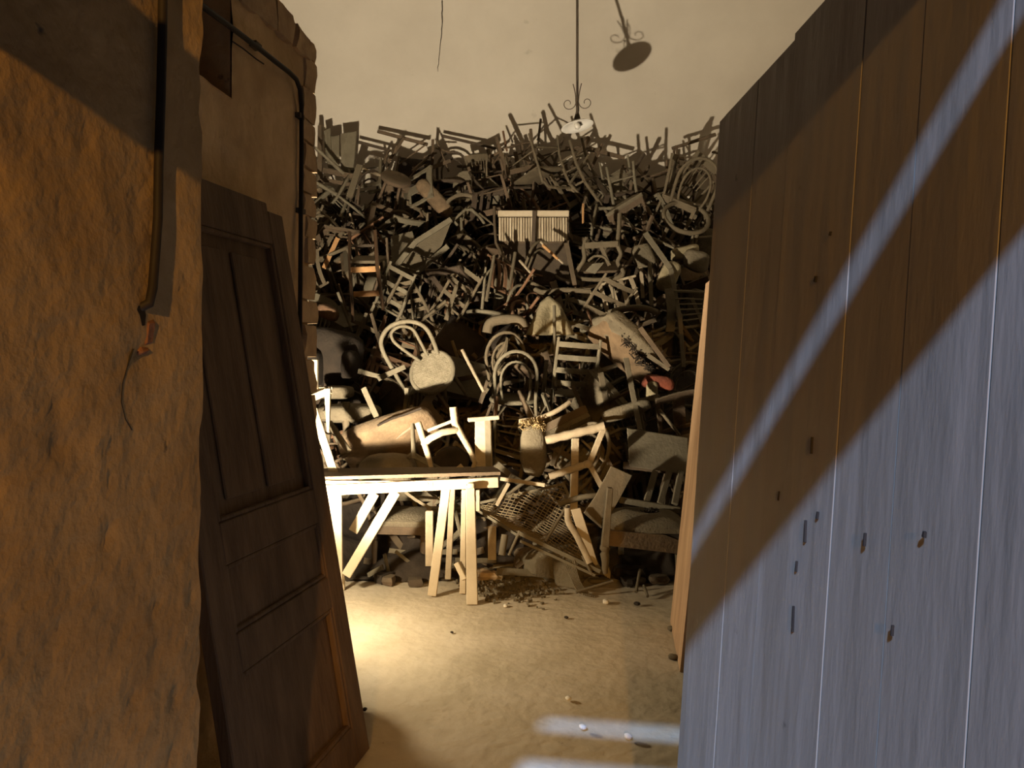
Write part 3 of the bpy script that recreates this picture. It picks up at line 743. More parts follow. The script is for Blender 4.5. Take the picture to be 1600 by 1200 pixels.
me = bpy.data.meshes.new_from_object(so.evaluated_get(bpy.context.evaluated_depsgraph_get())); bpy.data.objects.remove(so)
so = link('stencil_lettering', me, MAT['stencil'], beam_, 'faded green stencilled letters')
so['kind'] = 'stuff'; so.location = P(606, 766, 4.9555)-root.location; so.rotation_euler = (math.pi/2, math.radians(-2.6), 0)

# ---------------------------------------------------------------- wire bed spring
root = thing('wire_bed_spring', 'rusty wire-mesh bed spring slumped between trestle and torn armchair', 'bed spring', FL(830, 915))
q0, q1, q2_, q3 = P(716,800,5.62), P(838,735,5.75), P(938,893,5.2), P(812,842,5.28)    # upper-left, upper-right, lower-right, lower-left
q0, q1, q2_, q3 = P(735,790,5.7), P(880,758,5.72), P(938,893,5.15), P(815,836,5.25)
def bedp(u, v):
    p = (q0*(1-u)+q1*u)*(1-v)+(q3*(1-u)+q2_*u)*v
    sag = .10*math.sin(math.pi*u)*math.sin(math.pi*v)
    return p+V((0, .5, -.6))*sag*.6+V((noise.noise(V((u*3,v*3,1))), noise.noise(V((u*3,v*3,5))), noise.noise(V((u*3,v*3,9)))))*.03
m = MB(); NW = 15
for k in range(-NW, NW*2):
    for sgn in (1, -1):
        pts = []
        for i in range(NW+1):
            v_ = i/NW; u_ = (k/NW*1.0+sgn*v_) if sgn > 0 else (k/NW+1-v_)
            if 0 <= u_ <= 1: pts.append(bedp(u_, v_))
        for a, b in zip(pts[:-1], pts[1:]):
            if (b-a).length > .004: m.bar(a, b, .0058, .004, (0,-1,.4))
wm = part(root, 'wire_mesh', m, MAT['rust']); wm['kind'] = 'stuff'
for (a, b, w_) in (((812,833,5.22),(938,893,5.12),6), ((813,845,5.2),(930,899,5.1),4), ((735,790,5.7),(812,838,5.25),4), ((880,755,5.74),(938,893,5.15),5), ((735,789,5.7),(880,756,5.74),4)):
    A, B = P(*a), P(*b); part(root, 'frame_bar', MB().bar(A, B, w_/F*5.3, .02), MAT['grey_wood'])

# ---------------------------------------------------------------- torn armchair at the foot, right
c0 = FL(1000, 918)
root = thing('torn_armchair', 'low armchair with torn dusty seat and turned front leg beside the plank door', 'armchair', c0)
d0 = 5.05
m = MB().poly([P(946,852,d0), P(1064,866,d0+.05), P(1064,846,d0+.05), P(1040,836,d0+.05), P(946,829,d0)], (0,.06,0)); part(root, 'seat_rail', m, MAT['brown_fabric'])
sp = cushion(.56, .50, .11, 0, 14, .3); Rz = Matrix.Rotation(math.radians(-4), 3, 'Z')
for i, p in enumerate(sp.v):
    h = noise.noise(V((p.x*6, p.y*6, 2))); hole = max(0, 1-((p.x-.03)**2+(p.y-.02)**2)/.012)
    sp.v[i] = Rz @ (p+V((0,0,.012*h-.035*hole*(p.z > .05))))+V((P(1004,838,d0+.27).x, d0+.29, P(946,836,d0).z))
seat_ = part(root, 'seat_pad', sp, MAT['dusty_fabric'], 60)
hl = MB()
random.seed(4)
for k in range(26):
    a = random.uniform(0, 6.28); r = random.uniform(.0, .085); c = V((P(1008,838,d0+.27).x+.03+math.cos(a)*r*1.2, d0+.29+math.sin(a)*r, P(946,836,d0).z+.082))
    pp = [c+V((random.uniform(-.025,.025), random.uniform(-.02,.02), random.uniform(-.005,.035))) for _ in range(4)]; hl.tube(pp, .004, 4)
ts_ = part(root, 'torn_stuffing', hl, MAT['dark_fabric']); ts_['kind'] = 'stuff'; ts_.parent = seat_
part(root, 'leg', MB().tube([P(946,896,d0), P(945,890,d0), P(946,878,d0), P(945,866,d0), P(946,862,d0), P(945,858,d0), P(946,853,d0)], [.016,.02,.026,.032,.024,.034,.036], 10), MAT['dusty_wood'], 50)
part(root, 'leg', MB().tube([P(1062,925,d0+.05), P(1062,866,d0+.05)], [.02,.032], 9), MAT['dusty_wood'], 50)
part(root, 'arm_post', MB().bar(P(945,855,d0), P(953,762,d0-.02), .052, .05, (0,-1,0), .036, .05), MAT['dusty_wood'], bev=.004)
part(root, 'back_frame', MB().tube([P(955,822,d0+.42), P(975,802,d0+.52), P(1000,796,d0+.54), P(1060,797,d0+.54)], .022, 8), MAT['brown_wood'], 60)
part(root, 'leg', MB().bar(P(970,852,d0+.5), P(970,880,d0+.5), .04, .04), MAT['dusty_wood'])

# ---------------------------------------------------------------- boards and panels low right
solo('tan_panel', sheet([(955,728),(988,743),(966,784),(940,826),(912,802),(930,776)], 5.35, .018), MAT['dusty_wood'], 'tan plywood offcut with a notched edge leaning over the torn armchair', 'panel', bev=.003)
solo('plywood_sheet', MB().poly([P(980,669,5.75), P(1075,684,5.75), P(1075,742,5.6), P(984,729,5.6)], (0,.025,0)), MAT['grey_wood'], 'flat grey board panel above the slatted back, beside the plank door', 'panel', bev=.004)
root = thing('slatted_chair_back', 'broken chair back with three heavy bars above the torn armchair', 'chair back', P(1010,797,5.4))
part(root, 'lower_rail', MB().bar(P(968,781,5.4), P(1062,797,5.42), .042, .035), MAT['grey_wood'], bev=.004)
part(root, 'upper_rail', MB().bar(P(974,727,5.66), P(1070,738,5.66), .05, .03), MAT['brown_wood'], bev=.004)
for (x0, x1) in ((1009,1024),(1031,1046),(1054,1064)): part(root, 'bar', MB().bar(P(x0,788,5.41), P(x1,736,5.6), .044, .025), MAT['grey_wood'], bev=.004)
# broken armchair side: post, turned rails and forked arm
root = thing('broken_chair_side', 'broken pale chair side with a tall post, turned rails and a forked arm', 'chair', P(896,800,5.5))
part(root, 'post', MB().bar(P(896,805,5.45), P(899,685,5.6), .055, .04), MAT['pale_wood'], bev=.004)
def turned(a, b, r, n=9):
    A, B = P(*a), P(*b); return MB().tube([A.lerp(B, i/n) for i in range(n+1)], [r*(1+.18*(i % 2)) for i in range(n+1)], 8)
part(root, 'turned_rail', turned((853,688,5.55),(945,666,5.5),.030), MAT['pale_wood'], 50)
part(root, 'turned_rail', turned((858,745,5.5),(918,725,5.5),.024), MAT['pale_wood'], 50)
part(root, 'fork_arm', MB().bar(P(920,726,5.5), P(944,668,5.5), .042, .03), MAT['pale_wood'], bev=.004)
part(root, 'fork_arm', MB().bar(P(919,722,5.52), P(941,762,5.5), .040, .03), MAT['pale_wood'], bev=.004)
part(root, 'knob', MB().lathe([(.0,-.03),(.03,-.02),(.036,0),(.03,.02),(0,.03)], 10, P(919,725,5.48)), MAT['pale_wood'], 60)
bent('bent_rail', 'bent pale arm rail crossing the broken chair side', 'chair rail', [(874,788,5.4),(890,782,5.38),(915,776,5.38),(940,774,5.42)], 4.5, 'grey_wood')
solo('torn_fabric_roll', lump(P(833,702,5.72), (.20,.16,.40), rough=.10, seed=2, sq=.7), MAT['dusty_fabric'], 'upright padded roll with straw bursting from its top', 'cushion', sm=60)
m = MB(); random.seed(8)
for k in range(90):
    a = random.uniform(0, 6.28); r = random.uniform(0, .095); c = P(832,664,5.70)+V((math.cos(a)*r, math.sin(a)*r*.6-.02, random.uniform(-.03,.03)))
    m.tube([c+V((random.uniform(-.03,.03), random.uniform(-.03,.03), random.uniform(-.03,.03))) for _ in range(3)], .0035, 4)
part(bpy.data.objects['torn_fabric_roll'], 'straw_tuft', m, MAT['straw'])['kind'] = 'stuff'
o = bpy.data.objects['torn_fabric_roll']
solo('wooden_post', MB().bar(P(756,742,5.62), P(755,655,5.62), .13, .05, (0,-1,0), .12), MAT['pale_wood'], 'short pale plank post with a nailed cap behind the trestle', 'post', bev=.004)
pr_ = bpy.data.objects['wooden_post']
part(pr_, 'seam_batten', MB().bar(P(764,742,5.585), P(762,656,5.585), .045, .02), MAT['grey_wood'], bev=.003)
part(pr_, 'nailed_cap', MB().bar(P(731,656,5.57), P(780,652,5.6), .030, .05), MAT['pale_wood'], bev=.004)
# pale broken chair standing behind the trestle
root = thing('broken_bent_chair', 'pale broken chair with splayed posts and curved arm behind the trestle', 'chair', P(690,742,5.55))
for (pts, r) in (([(653,660,5.55),(660,682,5.55),(668,708,5.5),(676,738,5.45)],.024), ([(708,636,5.6),(711,663,5.6),(722,682,5.58),(735,705,5.55),(743,724,5.5)],.023)):
    part(root, 'post', MB().tube([P(*p) for p in pts], [r*1.05,r,r*.9,r*.6] if len(pts) == 4 else [r*1.2,r*1.2,r,r*.9,r*.7], 8), MAT['pale_wood'], 60)
part(root, 'arm', MB().tube([P(662,694,5.55), P(672,685,5.5), P(690,676,5.5), P(712,672,5.58)], .026, 8), MAT['pale_wood'], 60)
part(root, 'rail', MB().bar(P(668,673,5.58), P(706,658,5.6), .022, .02), MAT['pale_wood'])
part(root, 'rail', MB().bar(P(705,741,5.4), P(722,727,5.4), .03, .02), MAT['pale_wood'])
part(root, 'rail', MB().tube([P(727,742,5.38), P(738,734,5.38), P(742,724,5.4)], .017, 7), MAT['pale_wood'], 60)

# ---------------------------------------------------------------- padded things behind the trestle, left
q_ = Matrix.Rotation(math.radians(-20), 3, 'Y') @ Matrix.Rotation(math.radians(-48), 3, 'X')
solo('seat_cushion', lump(P(612,690,6.05), (.78,.50,.16), q_, 12, .05, 1, .45), MAT['brown_fabric'], 'large padded seat tipped up, its cover split along the top edge', 'seat', sm=60)  # dark brown cover stands in for the table board's shadow on the seat
part(bpy.data.objects['seat_cushion'], 'split_welt', MB().tube([P(590,665,5.83), P(610,655,5.83), P(632,648,5.83), P(658,638,5.85)], .010, 6), MAT['dark_fabric'], 60)
solo('rounded_cushion', lump(P(606,735,5.75), (.42,.34,.25), None, 12, .06, 5, .7), MAT['dusty_fabric'], 'rounded cushion peeping over the trestle board', 'cushion', sm=60)
solo('oval_chair_back', MB().poly([P(705+22*math.cos(a)*1.25, 722+24*math.sin(a), 5.85) for a in [2*math.pi*k/20 for k in range(20)]], (0,.06,0)), MAT['dark_fabric'], 'dark oval padded chair back standing behind the pale broken chair', 'chair back', bev=.012)
root = thing('thick_padded_stool', 'low padded stool with a thick round cushion beside the stub wall', 'stool', P(545,700,6.3))
part(root, 'seat_pad', lump(P(545,645,6.35), (.52,.42,.15), None, 12, .05, 9, .6), MAT['dusty_fabric'], 60)
part(root, 'round_cushion', lump(P(526,613,6.45), (.27,.26,.11), None, 10, .04, 6, .5), MAT['dusty_fabric'], 60)
for x in (541, 512, 572): part(root, 'leg', MB().tube([P(x,700,6.2), P(x,660,6.18), P(x,628 if x == 541 else 660,6.18)], [.02,.03,.032], 8), MAT['dusty_wood'], 60)
solo('dark_armchair', lump(P(520,560,6.95), (.50,.45,.52), Matrix.Rotation(.25, 3, 'Y'), 12, .07, 4, .5), MAT['dark_fabric'], 'bulky dark padded armchair body wedged beside the stub wall', 'armchair', sm=60)
for (x, y, sz) in ((494,575,(.14,.40,.30)), (548,572,(.12,.40,.28))): part(bpy.data.objects['dark_armchair'], 'arm_pad', lump(P(x,y,6.75), sz, None, 8, .05, x, .55), MAT['dark_fabric'], 60)
solo('red_cushion', lump(P(512,488,7.3), (.20,.20,.13), Matrix.Rotation(.4, 3, 'Y'), 10, .16, 6, .6), MAT['red_brown_wood'], 'small reddish cushion on top of the dark armchair', 'cushion', sm=60)
# pale posts of a frame right beside the stub wall
root = thing('pale_door_frame', 'pale broken wooden frame standing beside the stub wall', 'frame', P(500,740,5.3))
part(root, 'post', MB().bar(P(492,608,5.5), P(492,562,5.5), .042, .04), MAT['pale_wood'], bev=.004)
part(root, 'post', MB().bar(P(512,607,5.45), P(513,676,5.42), .045, .045, (0,-1,0), .016, .03), MAT['pale_wood'], bev=.004)
part(root, 'rail', MB().bar(P(488,622,5.5), P(516,610,5.45), .05, .03), MAT['pale_wood'], bev=.004)
part(root, 'rail', MB().bar(P(488,608,5.6), P(516,607,5.45), .02, .03), MAT['pale_wood'])
solo('leaning_lath', MB().bar(P(490,640,5.45), P(523,742,5.25), .055, .02), MAT['pale_wood'], 'long pale lath leaning beside the stub wall behind the trestle', 'lath', bev=.003)
stick('curved_offcut', 'smooth curved wooden arm behind the leaning lath', 'chair arm', (515,660,5.7), (545,705,5.6), 9, .03, 'dusty_wood', round_=True)
stick('plank_end', 'flat pale plank sticking up from the big padded seat', 'plank', (568,606,6.05), (596,668,5.95), 9, .02, 'grey_wood')
# padded chair under the trestle
hero('padded_chair', 632, 800, 5.75, (0,-.05,1), (.1,1,0), 'brown_wood', None, 'dusty_fabric', at=(0,0,.47), scale=.95, label='padded chair with ragged seat edge standing under the trestle')

# ---------------------------------------------------------------- bentwood chairs in full view
root = thing('bentwood_chair', 'bentwood chair tipped forward so its round caned seat faces out', 'chair', P(670,640,6.6), 'chairs thrown on the heap')
def curve(pts, k=4):
    Q = [P(*p) for p in pts]; out = []
    for i in range(len(Q)-1):
        p0 = Q[max(0, i-1)]; p1 = Q[i]; p2 = Q[i+1]; p3 = Q[min(len(Q)-1, i+2)]
        for n_ in range(k):
            t = n_/k; out.append(.5*((2*p1)+(p2-p0)*t+(2*p0-5*p1+4*p2-p3)*t*t+(3*p1-p0-3*p2+p3)*t**3))
    return out+[Q[-1]]
part(root, 'back_hoop', MB().tube(curve([(650,650,6.75),(640,625,6.7),(618,585,6.6),(598,548,6.5),(597,527,6.47),(611,509,6.45),(636,502,6.45),(658,507,6.47),(672,522,6.5),(684,552,6.58)]), .019, 8), MAT['grey_wood'], 60)
part(root, 'inner_hoop', MB().tube(curve([(656,564,6.62),(634,549,6.56),(615,533,6.5),(612,519,6.48),(626,510,6.47),(644,514,6.48),(655,531,6.52),(668,556,6.6)]), .014, 8), MAT['grey_wood'], 60)
Rs = frame((-.22,-.88,.36), (-.35,.3,.88)); sc_ = P(675,581,6.6)
for nm, me, role in KIND['bentwood_chair']:
    if nm in ('seat_ring', 'cane_seat'):
        o = link(nm, me, MAT['cane' if nm == 'cane_seat' else 'grey_wood'], root); o.matrix_local = Matrix.Translation(sc_-root.location-Rs @ V((0,0,.465))*.93) @ Rs.to_4x4() @ Matrix.Scale(.93, 4)
for (a, b) in (((664,608,6.65),(682,655,6.75)), ((708,586,6.7),(731,620,6.8)), ((694,606,6.75),(699,645,6.9))):
    part(root, 'leg', MB().tube([P(*a), P(*b)], [.02,.014], 8), MAT['grey_wood'], 60)
hero('bentwood_chair_plain', 806, 590, 6.55, (.0,-.12,1), (.05,-1,-.1), 'grey_wood', 'orange_wood', at=(0,.2,.68), label='pale bentwood chair with double hoop and orange seat, standing')
hero('bentwood_chair_plain', 790, 560, 6.95, (-.15,-.05,1), (.3,-1,0), 'dusty_wood', at=(0,.2,.68), label='dusty bentwood chair close behind the double-hooped chair')
bent('bent_crest', 'broad dusty curved crest rail behind the double-hooped bentwood chairs', 'chair rail', [(761,520,7.1),(766,505,7.1),(785,499,7.1),(812,501,7.1),(818,512,7.1)], 8, 'dusty_wood')
hero('ladder_back_chair', 900, 570, 6.75, (.08,-.1,1), (.1,-1,0), 'grey_wood', at=(0,.2,.72), label='grey ladder-back chair with bowed slats below the torn mattress seat', scale=1.05)
hero('ladder_back_frame', 950, 470, 7.5, (.45,-.3,.85), (.4,-1,.1), 'dusty_wood', at=(0,.22,.7))
root = thing('curvy_chair', 'dusty chair with waisted curvy back facing out below the pendant lamp', 'chair', P(938,445,7.75), 'chairs thrown on the heap')
dk = 7.72
part(root, 'back_frame', MB().tube(curve([(968,334,dk+.15),(967,360,dk+.08),(965,382,dk+.02),(970,397,dk),(965,410,dk),(974,425,dk),(967,433,dk),(938,437,dk),(906,435,dk),(899,429,dk),(905,418,dk),(913,404,dk),(912,388,dk+.02),(916,372,dk+.06)]), .022, 8), MAT['dusty_wood'], 60)
part(root, 'crest_rail', MB().bar(P(914,384,dk), P(966,381,dk), .062, .022), MAT['dusty_wood'], bev=.004)
part(root, 'splat', MB().tube(curve([(919,408,dk),(930,400,dk),(944,402,dk),(952,412,dk)]), .014, 7), MAT['dusty_wood'], 60)
part(root, 'splat', MB().bar(P(938,384,dk), P(952,415,dk), .035, .016), MAT['dusty_wood'])
part(root, 'splat', MB().poly([P(914,424,dk), P(926,412,dk), P(944,410,dk), P(930,428,dk)], (0,.016,0)), MAT['grey_wood'])
part(root, 'seat', MB().poly([P(906,428,dk+.06), P(968,426,dk+.06), P(962,412,dk+.45), P(914,413,dk+.45)], (0,0,.025)), MAT['brown_wood'], bev=.004)
for x in (908, 964): part(root, 'leg', MB().tube([P(x,432,dk+.05), P(x+2,478,dk)], [.017,.013], 8), MAT['dusty_wood'], 60)
root = thing('ladder_back_chair', 'tall glossy dark chair with two bright orange slats', 'chair', P(572,505,7.4), 'chairs thrown on the heap')
part(root, 'rear_leg', MB().tube([P(546,362,7.5), P(547,420,7.42), P(552,503,7.3)], [.016,.018,.015], 8), MAT['glossy_dark'], 60)
part(root, 'rear_leg', MB().tube([P(586,360,7.45), P(590,420,7.38), P(599,484,7.28)], [.019,.022,.016], 8), MAT['glossy_dark'], 60)
for y in (421, 459): part(root, 'slat', MB().bar(P(548,y+1,7.40), P(594,y-1,7.38), 9/F*7.4, .016), MAT['orange_wood'], bev=.003, label='bright orange slat')
part(root, 'slat', MB().bar(P(547,384,7.48), P(588,384,7.44), .025, .016), MAT['dark_wood'])
part(root, 'seat', MB().poly([P(546,412,7.42), P(592,412,7.42), P(606,404,7.75), P(556,404,7.75)], (0,0,.03)), MAT['dusty_wood'], bev=.004)
for (x, dd) in ((608,7.75), (560,7.8)): part(root, 'leg', MB().tube([P(x-4,372,dd), P(x,445,dd-.1)], [.014,.016], 8), MAT['brown_wood'], 60)
bent('bent_crest', 'long curved rail lying over the torn mattress seat', 'chair rail', [(951,489,7.15),(975,483,7.1),(1003,481,7.1),(1026,488,7.15)], 5, 'dusty_wood')
bent('bent_crest', 'wavy dark rail beneath the curvy splat-back chair', 'chair rail', [(836,452,7.6),(850,457,7.55),(880,453,7.55),(922,455,7.6)], 4, 'dusty_wood')
bent('curved_post', 'pale curved leg pointing up over the straw-topped roll', 'chair leg', [(812,658,5.8),(840,654,5.75),(868,643,5.75),(890,629,5.8)], 4, 'pale_wood')
# torn mattress seat
Rm = Matrix.Rotation(math.radians(42), 3, 'Y') @ Matrix.Rotation(math.radians(-35), 3, 'X')
root = thing('torn_mattress_seat', 'thick padded chair seat lying askew, torn open with dark stuffing', 'seat', P(990,600,6.8))
part(root, 'pad', lump(P(985,547,6.85), (.78,.42,.22), Rm, 14, .07, 3, .45), MAT['brown_fabric'], 60)
part(root, 'torn_cover', lump(P(978,530,6.76), (.60,.36,.15), Rm, 14, .16, 8, .55), MAT['dusty_fabric'], 60)
m = MB(); random.seed(18)
for k in range(260):
    f = random.random(); c = P(985+50*f+random.uniform(-14,14), 520+62*f+random.uniform(-14,14), 6.62+.02*f)
    m.tube([c+V((random.uniform(-.05,.05), random.uniform(-.02,.06), random.uniform(-.05,.05))) for _ in range(3)], .004, 4)
part(root, 'stuffing', m, MAT['dark_fabric'])['kind'] = 'stuff'
solo('red_rag', lump(P(1030,597,6.5), (.26,.12,.12), Matrix.Rotation(.15, 3, 'Y'), 10, .25, 7, .5), MAT['red_fabric'], 'crumpled red cloth under the torn mattress seat', 'cloth', sm=50)
solo('pale_rag', lump(P(1018,612,6.45), (.10,.08,.16), None, 8, .3, 2, .6), MAT['cream_fabric'], 'scrap of pale cloth hanging below the red cloth', 'cloth', sm=50)
solo('long_padded_arm', lump(P(978,642,6.2), (.42,.10,.11), Matrix.Rotation(math.radians(-17), 3, 'Y'), 10, .05, 3, .6), MAT['dusty_fabric'], 'long slim padded armrest below the red cloth', 'armrest', sm=60)
# draped and torn cloth
root = thing('draped_cushion', 'pale greenish cushion folded like a tent over chair posts', 'cushion', P(860,520,7.2))
m = MB()
def tent(u, v):
    x = 820+84*u+(-14+20*u)*v*.2; top = 462+abs(u-.42)*26
    return P(860+(u-.5)*(30+44*v), top+(524-top)*v, 7.35-.14*v-.08*math.sin(u*9)*v)
m.grid(tent, 14, 10); me = m.mesh('cloth', 60); me.transform(Matrix.Translation(-root.location)); o = link('cloth', me, MAT['cream_fabric'], root)
sl = o.modifiers.new('thick', 'SOLIDIFY'); sl.thickness = .012
for (x, y, sx, sz, a, mt, lb) in ((1044,432,.20,.30,.35,'cream_fabric','torn cream cushion spilling light stuffing under the round chair frame'), (1004,400,.22,.26,-.3,'dusty_fabric','flat dusty cushion hanging beside the torn cream cushion'), (1088,408,.26,.22,.2,'dusty_fabric','dusty cushion squeezed against the plank door side of the heap'), (1070,395,.30,.14,-.2,'cream_fabric','pale rolled cloth beneath the round chair frame')):
    solo('cushion', lump(P(x,y,dfront(y)-.12), (sx,.14,sz), Matrix.Rotation(a, 3, 'Y'), 10, .16, x*.1, .6), MAT[mt], lb, 'cushion', sm=60)
# ---------------------------------------------------------------- reeded cabinet near the top
root = thing('reeded_cabinet', 'wooden cabinet with a reeded front and dark lower panel below the pendant lamp', 'cabinet', P(832,445,8.3))
dC = 8.25
part(root, 'carcass', MB().poly([P(779,331,dC+.04), P(889,331,dC+.04), P(889,446,dC+.0), P(779,446,dC+.0)], (0,.42,0)), MAT['brown_wood'])
part(root, 'top_moulding', MB().bar(P(778,334,dC+.0), P(889,334,dC+.0), .06, .08), MAT['raw_pine'], bev=.006)
for k in range(26):
    x = 781+k*4.15
    part(root, 'reed', MB().bar(P(x,340,dC+.01), P(x,377,dC+.01), .022, .018+.008*(k % 3 == 0)), MAT['pale_wood' if k % 4 else 'raw_pine'], bev=.004)
part(root, 'lower_panel', MB().poly([P(794,380,dC+.02), P(889,380,dC+.02), P(889,446,dC-.02), P(794,446,dC-.02)], (0,.03,0)), MAT['dark_wood'])
part(root, 'front_post', MB().bar(P(835,330,dC-.06), P(833,380,dC-.06), .04, .03), MAT['dark_wood'])
# drawer and square panel left of it
solo('square_panel', MB().poly([P(610,369,8.3), P(644,361,8.3), P(655,395,8.2), P(640,424,8.1), P(612,424,8.1)], (0,.02,0)), MAT['grey_wood'], 'pale square board propped behind the tipped drawer', 'panel', bev=.004)
root = thing('tipped_drawer', 'shallow wooden drawer tipped open towards the room', 'drawer', P(655,425,8.0))
part(root, 'bottom_panel', MB().poly([P(620,416,8.05), P(650,378,8.1), P(688,352,8.15), P(706,345,8.15), P(690,385,8.05), P(650,424,8.0)], (0,.015,0)), MAT['dusty_wood'])
for (a, b) in (((618,417,8.0),(650,378,8.05)), ((650,378,8.05),(705,343,8.1)), ((650,427,7.95),(700,385,7.98)), ((618,417,8.0),(650,427,7.95))):
    part(root, 'side_board', MB().bar(P(*a), P(*b), .055, .05), MAT['grey_wood'], bev=.003)
solo('padded_bolster', lump(P(679,310,8.55), (.52,.16,.17), Matrix.Rotation(math.radians(47), 3, 'Y'), 10, .06, 2, .55), MAT['brown_fabric'], 'brown padded bolster lying at a slant near the crest', 'bolster', sm=60)
solo('round_chair_back', MB().poly([P(727+20*math.cos(a), 295+29*math.sin(a), 8.85) for a in [2*math.pi*k/18 for k in range(18)]], (0,.04,0)), MAT['dusty_fabric'], 'oval dusty chair back standing near the crest', 'chair back', bev=.008)
bent('bent_hoop', 'thin bent hoop in front of the oval chair back', 'chair hoop', [(697,330,8.5),(700,315,8.5),(716,305,8.5),(735,306,8.5),(746,316,8.5)], 3.2, 'dusty_wood')
bent('pale_rail', 'thin curved pale rail near the crest planks', 'chair rail', [(560,262,8.9),(585,271,8.85),(610,278,8.8),(637,281,8.8)], 2.8, 'pale_wood')  # rail in plain matte pale wood
# grey planks at the top left
stick('crest_post', 'upright brown post beside the grey crest planks', 'post', (500,197,9.0), (500,300,8.8), 6, .04, 'brown_wood', taper=1.3)
for k, (x0, x1, y0, y1, dx) in enumerate(((509,530,212,264,0), (532,557,206,270,-5), (506,516,201,255,2))):
    solo('grey_plank', MB().poly([P(x0,y0+3,9.0), P((x0+x1)/2,y0+1,9.0), P(x1,y0-1,9.0), P(x1+dx*.4,(y0+y1)/2,8.95), P(x1+dx,y1,8.95), P(x0+3+dx*.5,y1-3,8.95), P(x0+1,(y0+y1)/2,8.95)], (0,.025,0)), MAT['grey_wood'], ('broad weathered plank upright at the crest, left of two', 'wide weathered plank upright at the crest with a stained top', 'narrow pointed weathered plank beside the crest post')[k].replace(', left of two', ' with a split foot'), 'plank', bev=.003)
stick('crest_bar', 'horizontal dark bar across the feet of the grey crest planks', 'bar', (505,266,8.85), (552,276,8.8), 8, .03, 'brown_wood')
stick('crest_bar', 'lower dark bar below the grey crest planks', 'bar', (500,280,8.8), (556,290,8.8), 6, .03, 'brown_wood')
stick('slanting_board', 'slanting narrow board below the grey crest planks', 'board', (562,258,8.8), (546,308,8.65), 10, .03, 'dusty_wood')
stick('crest_pole', 'thin pole jutting over the crest against the plaster wall', 'pole', (590,205,9.2), (668,226,9.15), 5, .03, 'brown_wood')
# upturned chairs on the crest
hero('wooden_armchair', 845, 282, 8.75, (.28,-.1,-1), (.6,.5,.1), 'dusty_wood', scale=.95)
hero('slat_back_frame', 815, 278, 8.9, (.32,0,-1), (1,.3,.3), 'brown_wood')
hero('ladder_back_frame', 905, 292, 8.9, (.45,.1,-.9), (.8,-.5,.3), 'dusty_wood', scale=1.05)
hero('slat_back_chair', 1062, 312, 8.6, (.35,-.3,.85), (-1,.3,.3), 'dusty_wood')
hero('bentwood_chair', 1072, 340, 8.3, (.1,-.75,.6), (.3,.5,.8), 'dusty_wood', skip=('cane_seat',), at=(0,0,.46), scale=1.2, label='seatless round bentwood chair frame facing out beside the plank door')
hero('padded_chair', 975, 318, 8.7, (-.5,0,.85), (.3,1,0), 'brown_wood', None, 'dusty_fabric')
hero('padded_chair', 640, 292, 8.95, (.1,0,1), (0,1,.05), 'brown_wood', None, 'dark_fabric')
hero('padded_chair', 760, 298, 8.95, (-.1,0,1), (.1,1,.05), 'dark_wood', None, 'dark_fabric')
hero('bentwood_chair_plain', 705, 288, 9.0, (0,0,1), (0,1,0), 'dark_wood')
hero('round_stool', 610, 316, 8.75, (.3,-.5,.7), (0,1,0), 'brown_wood')
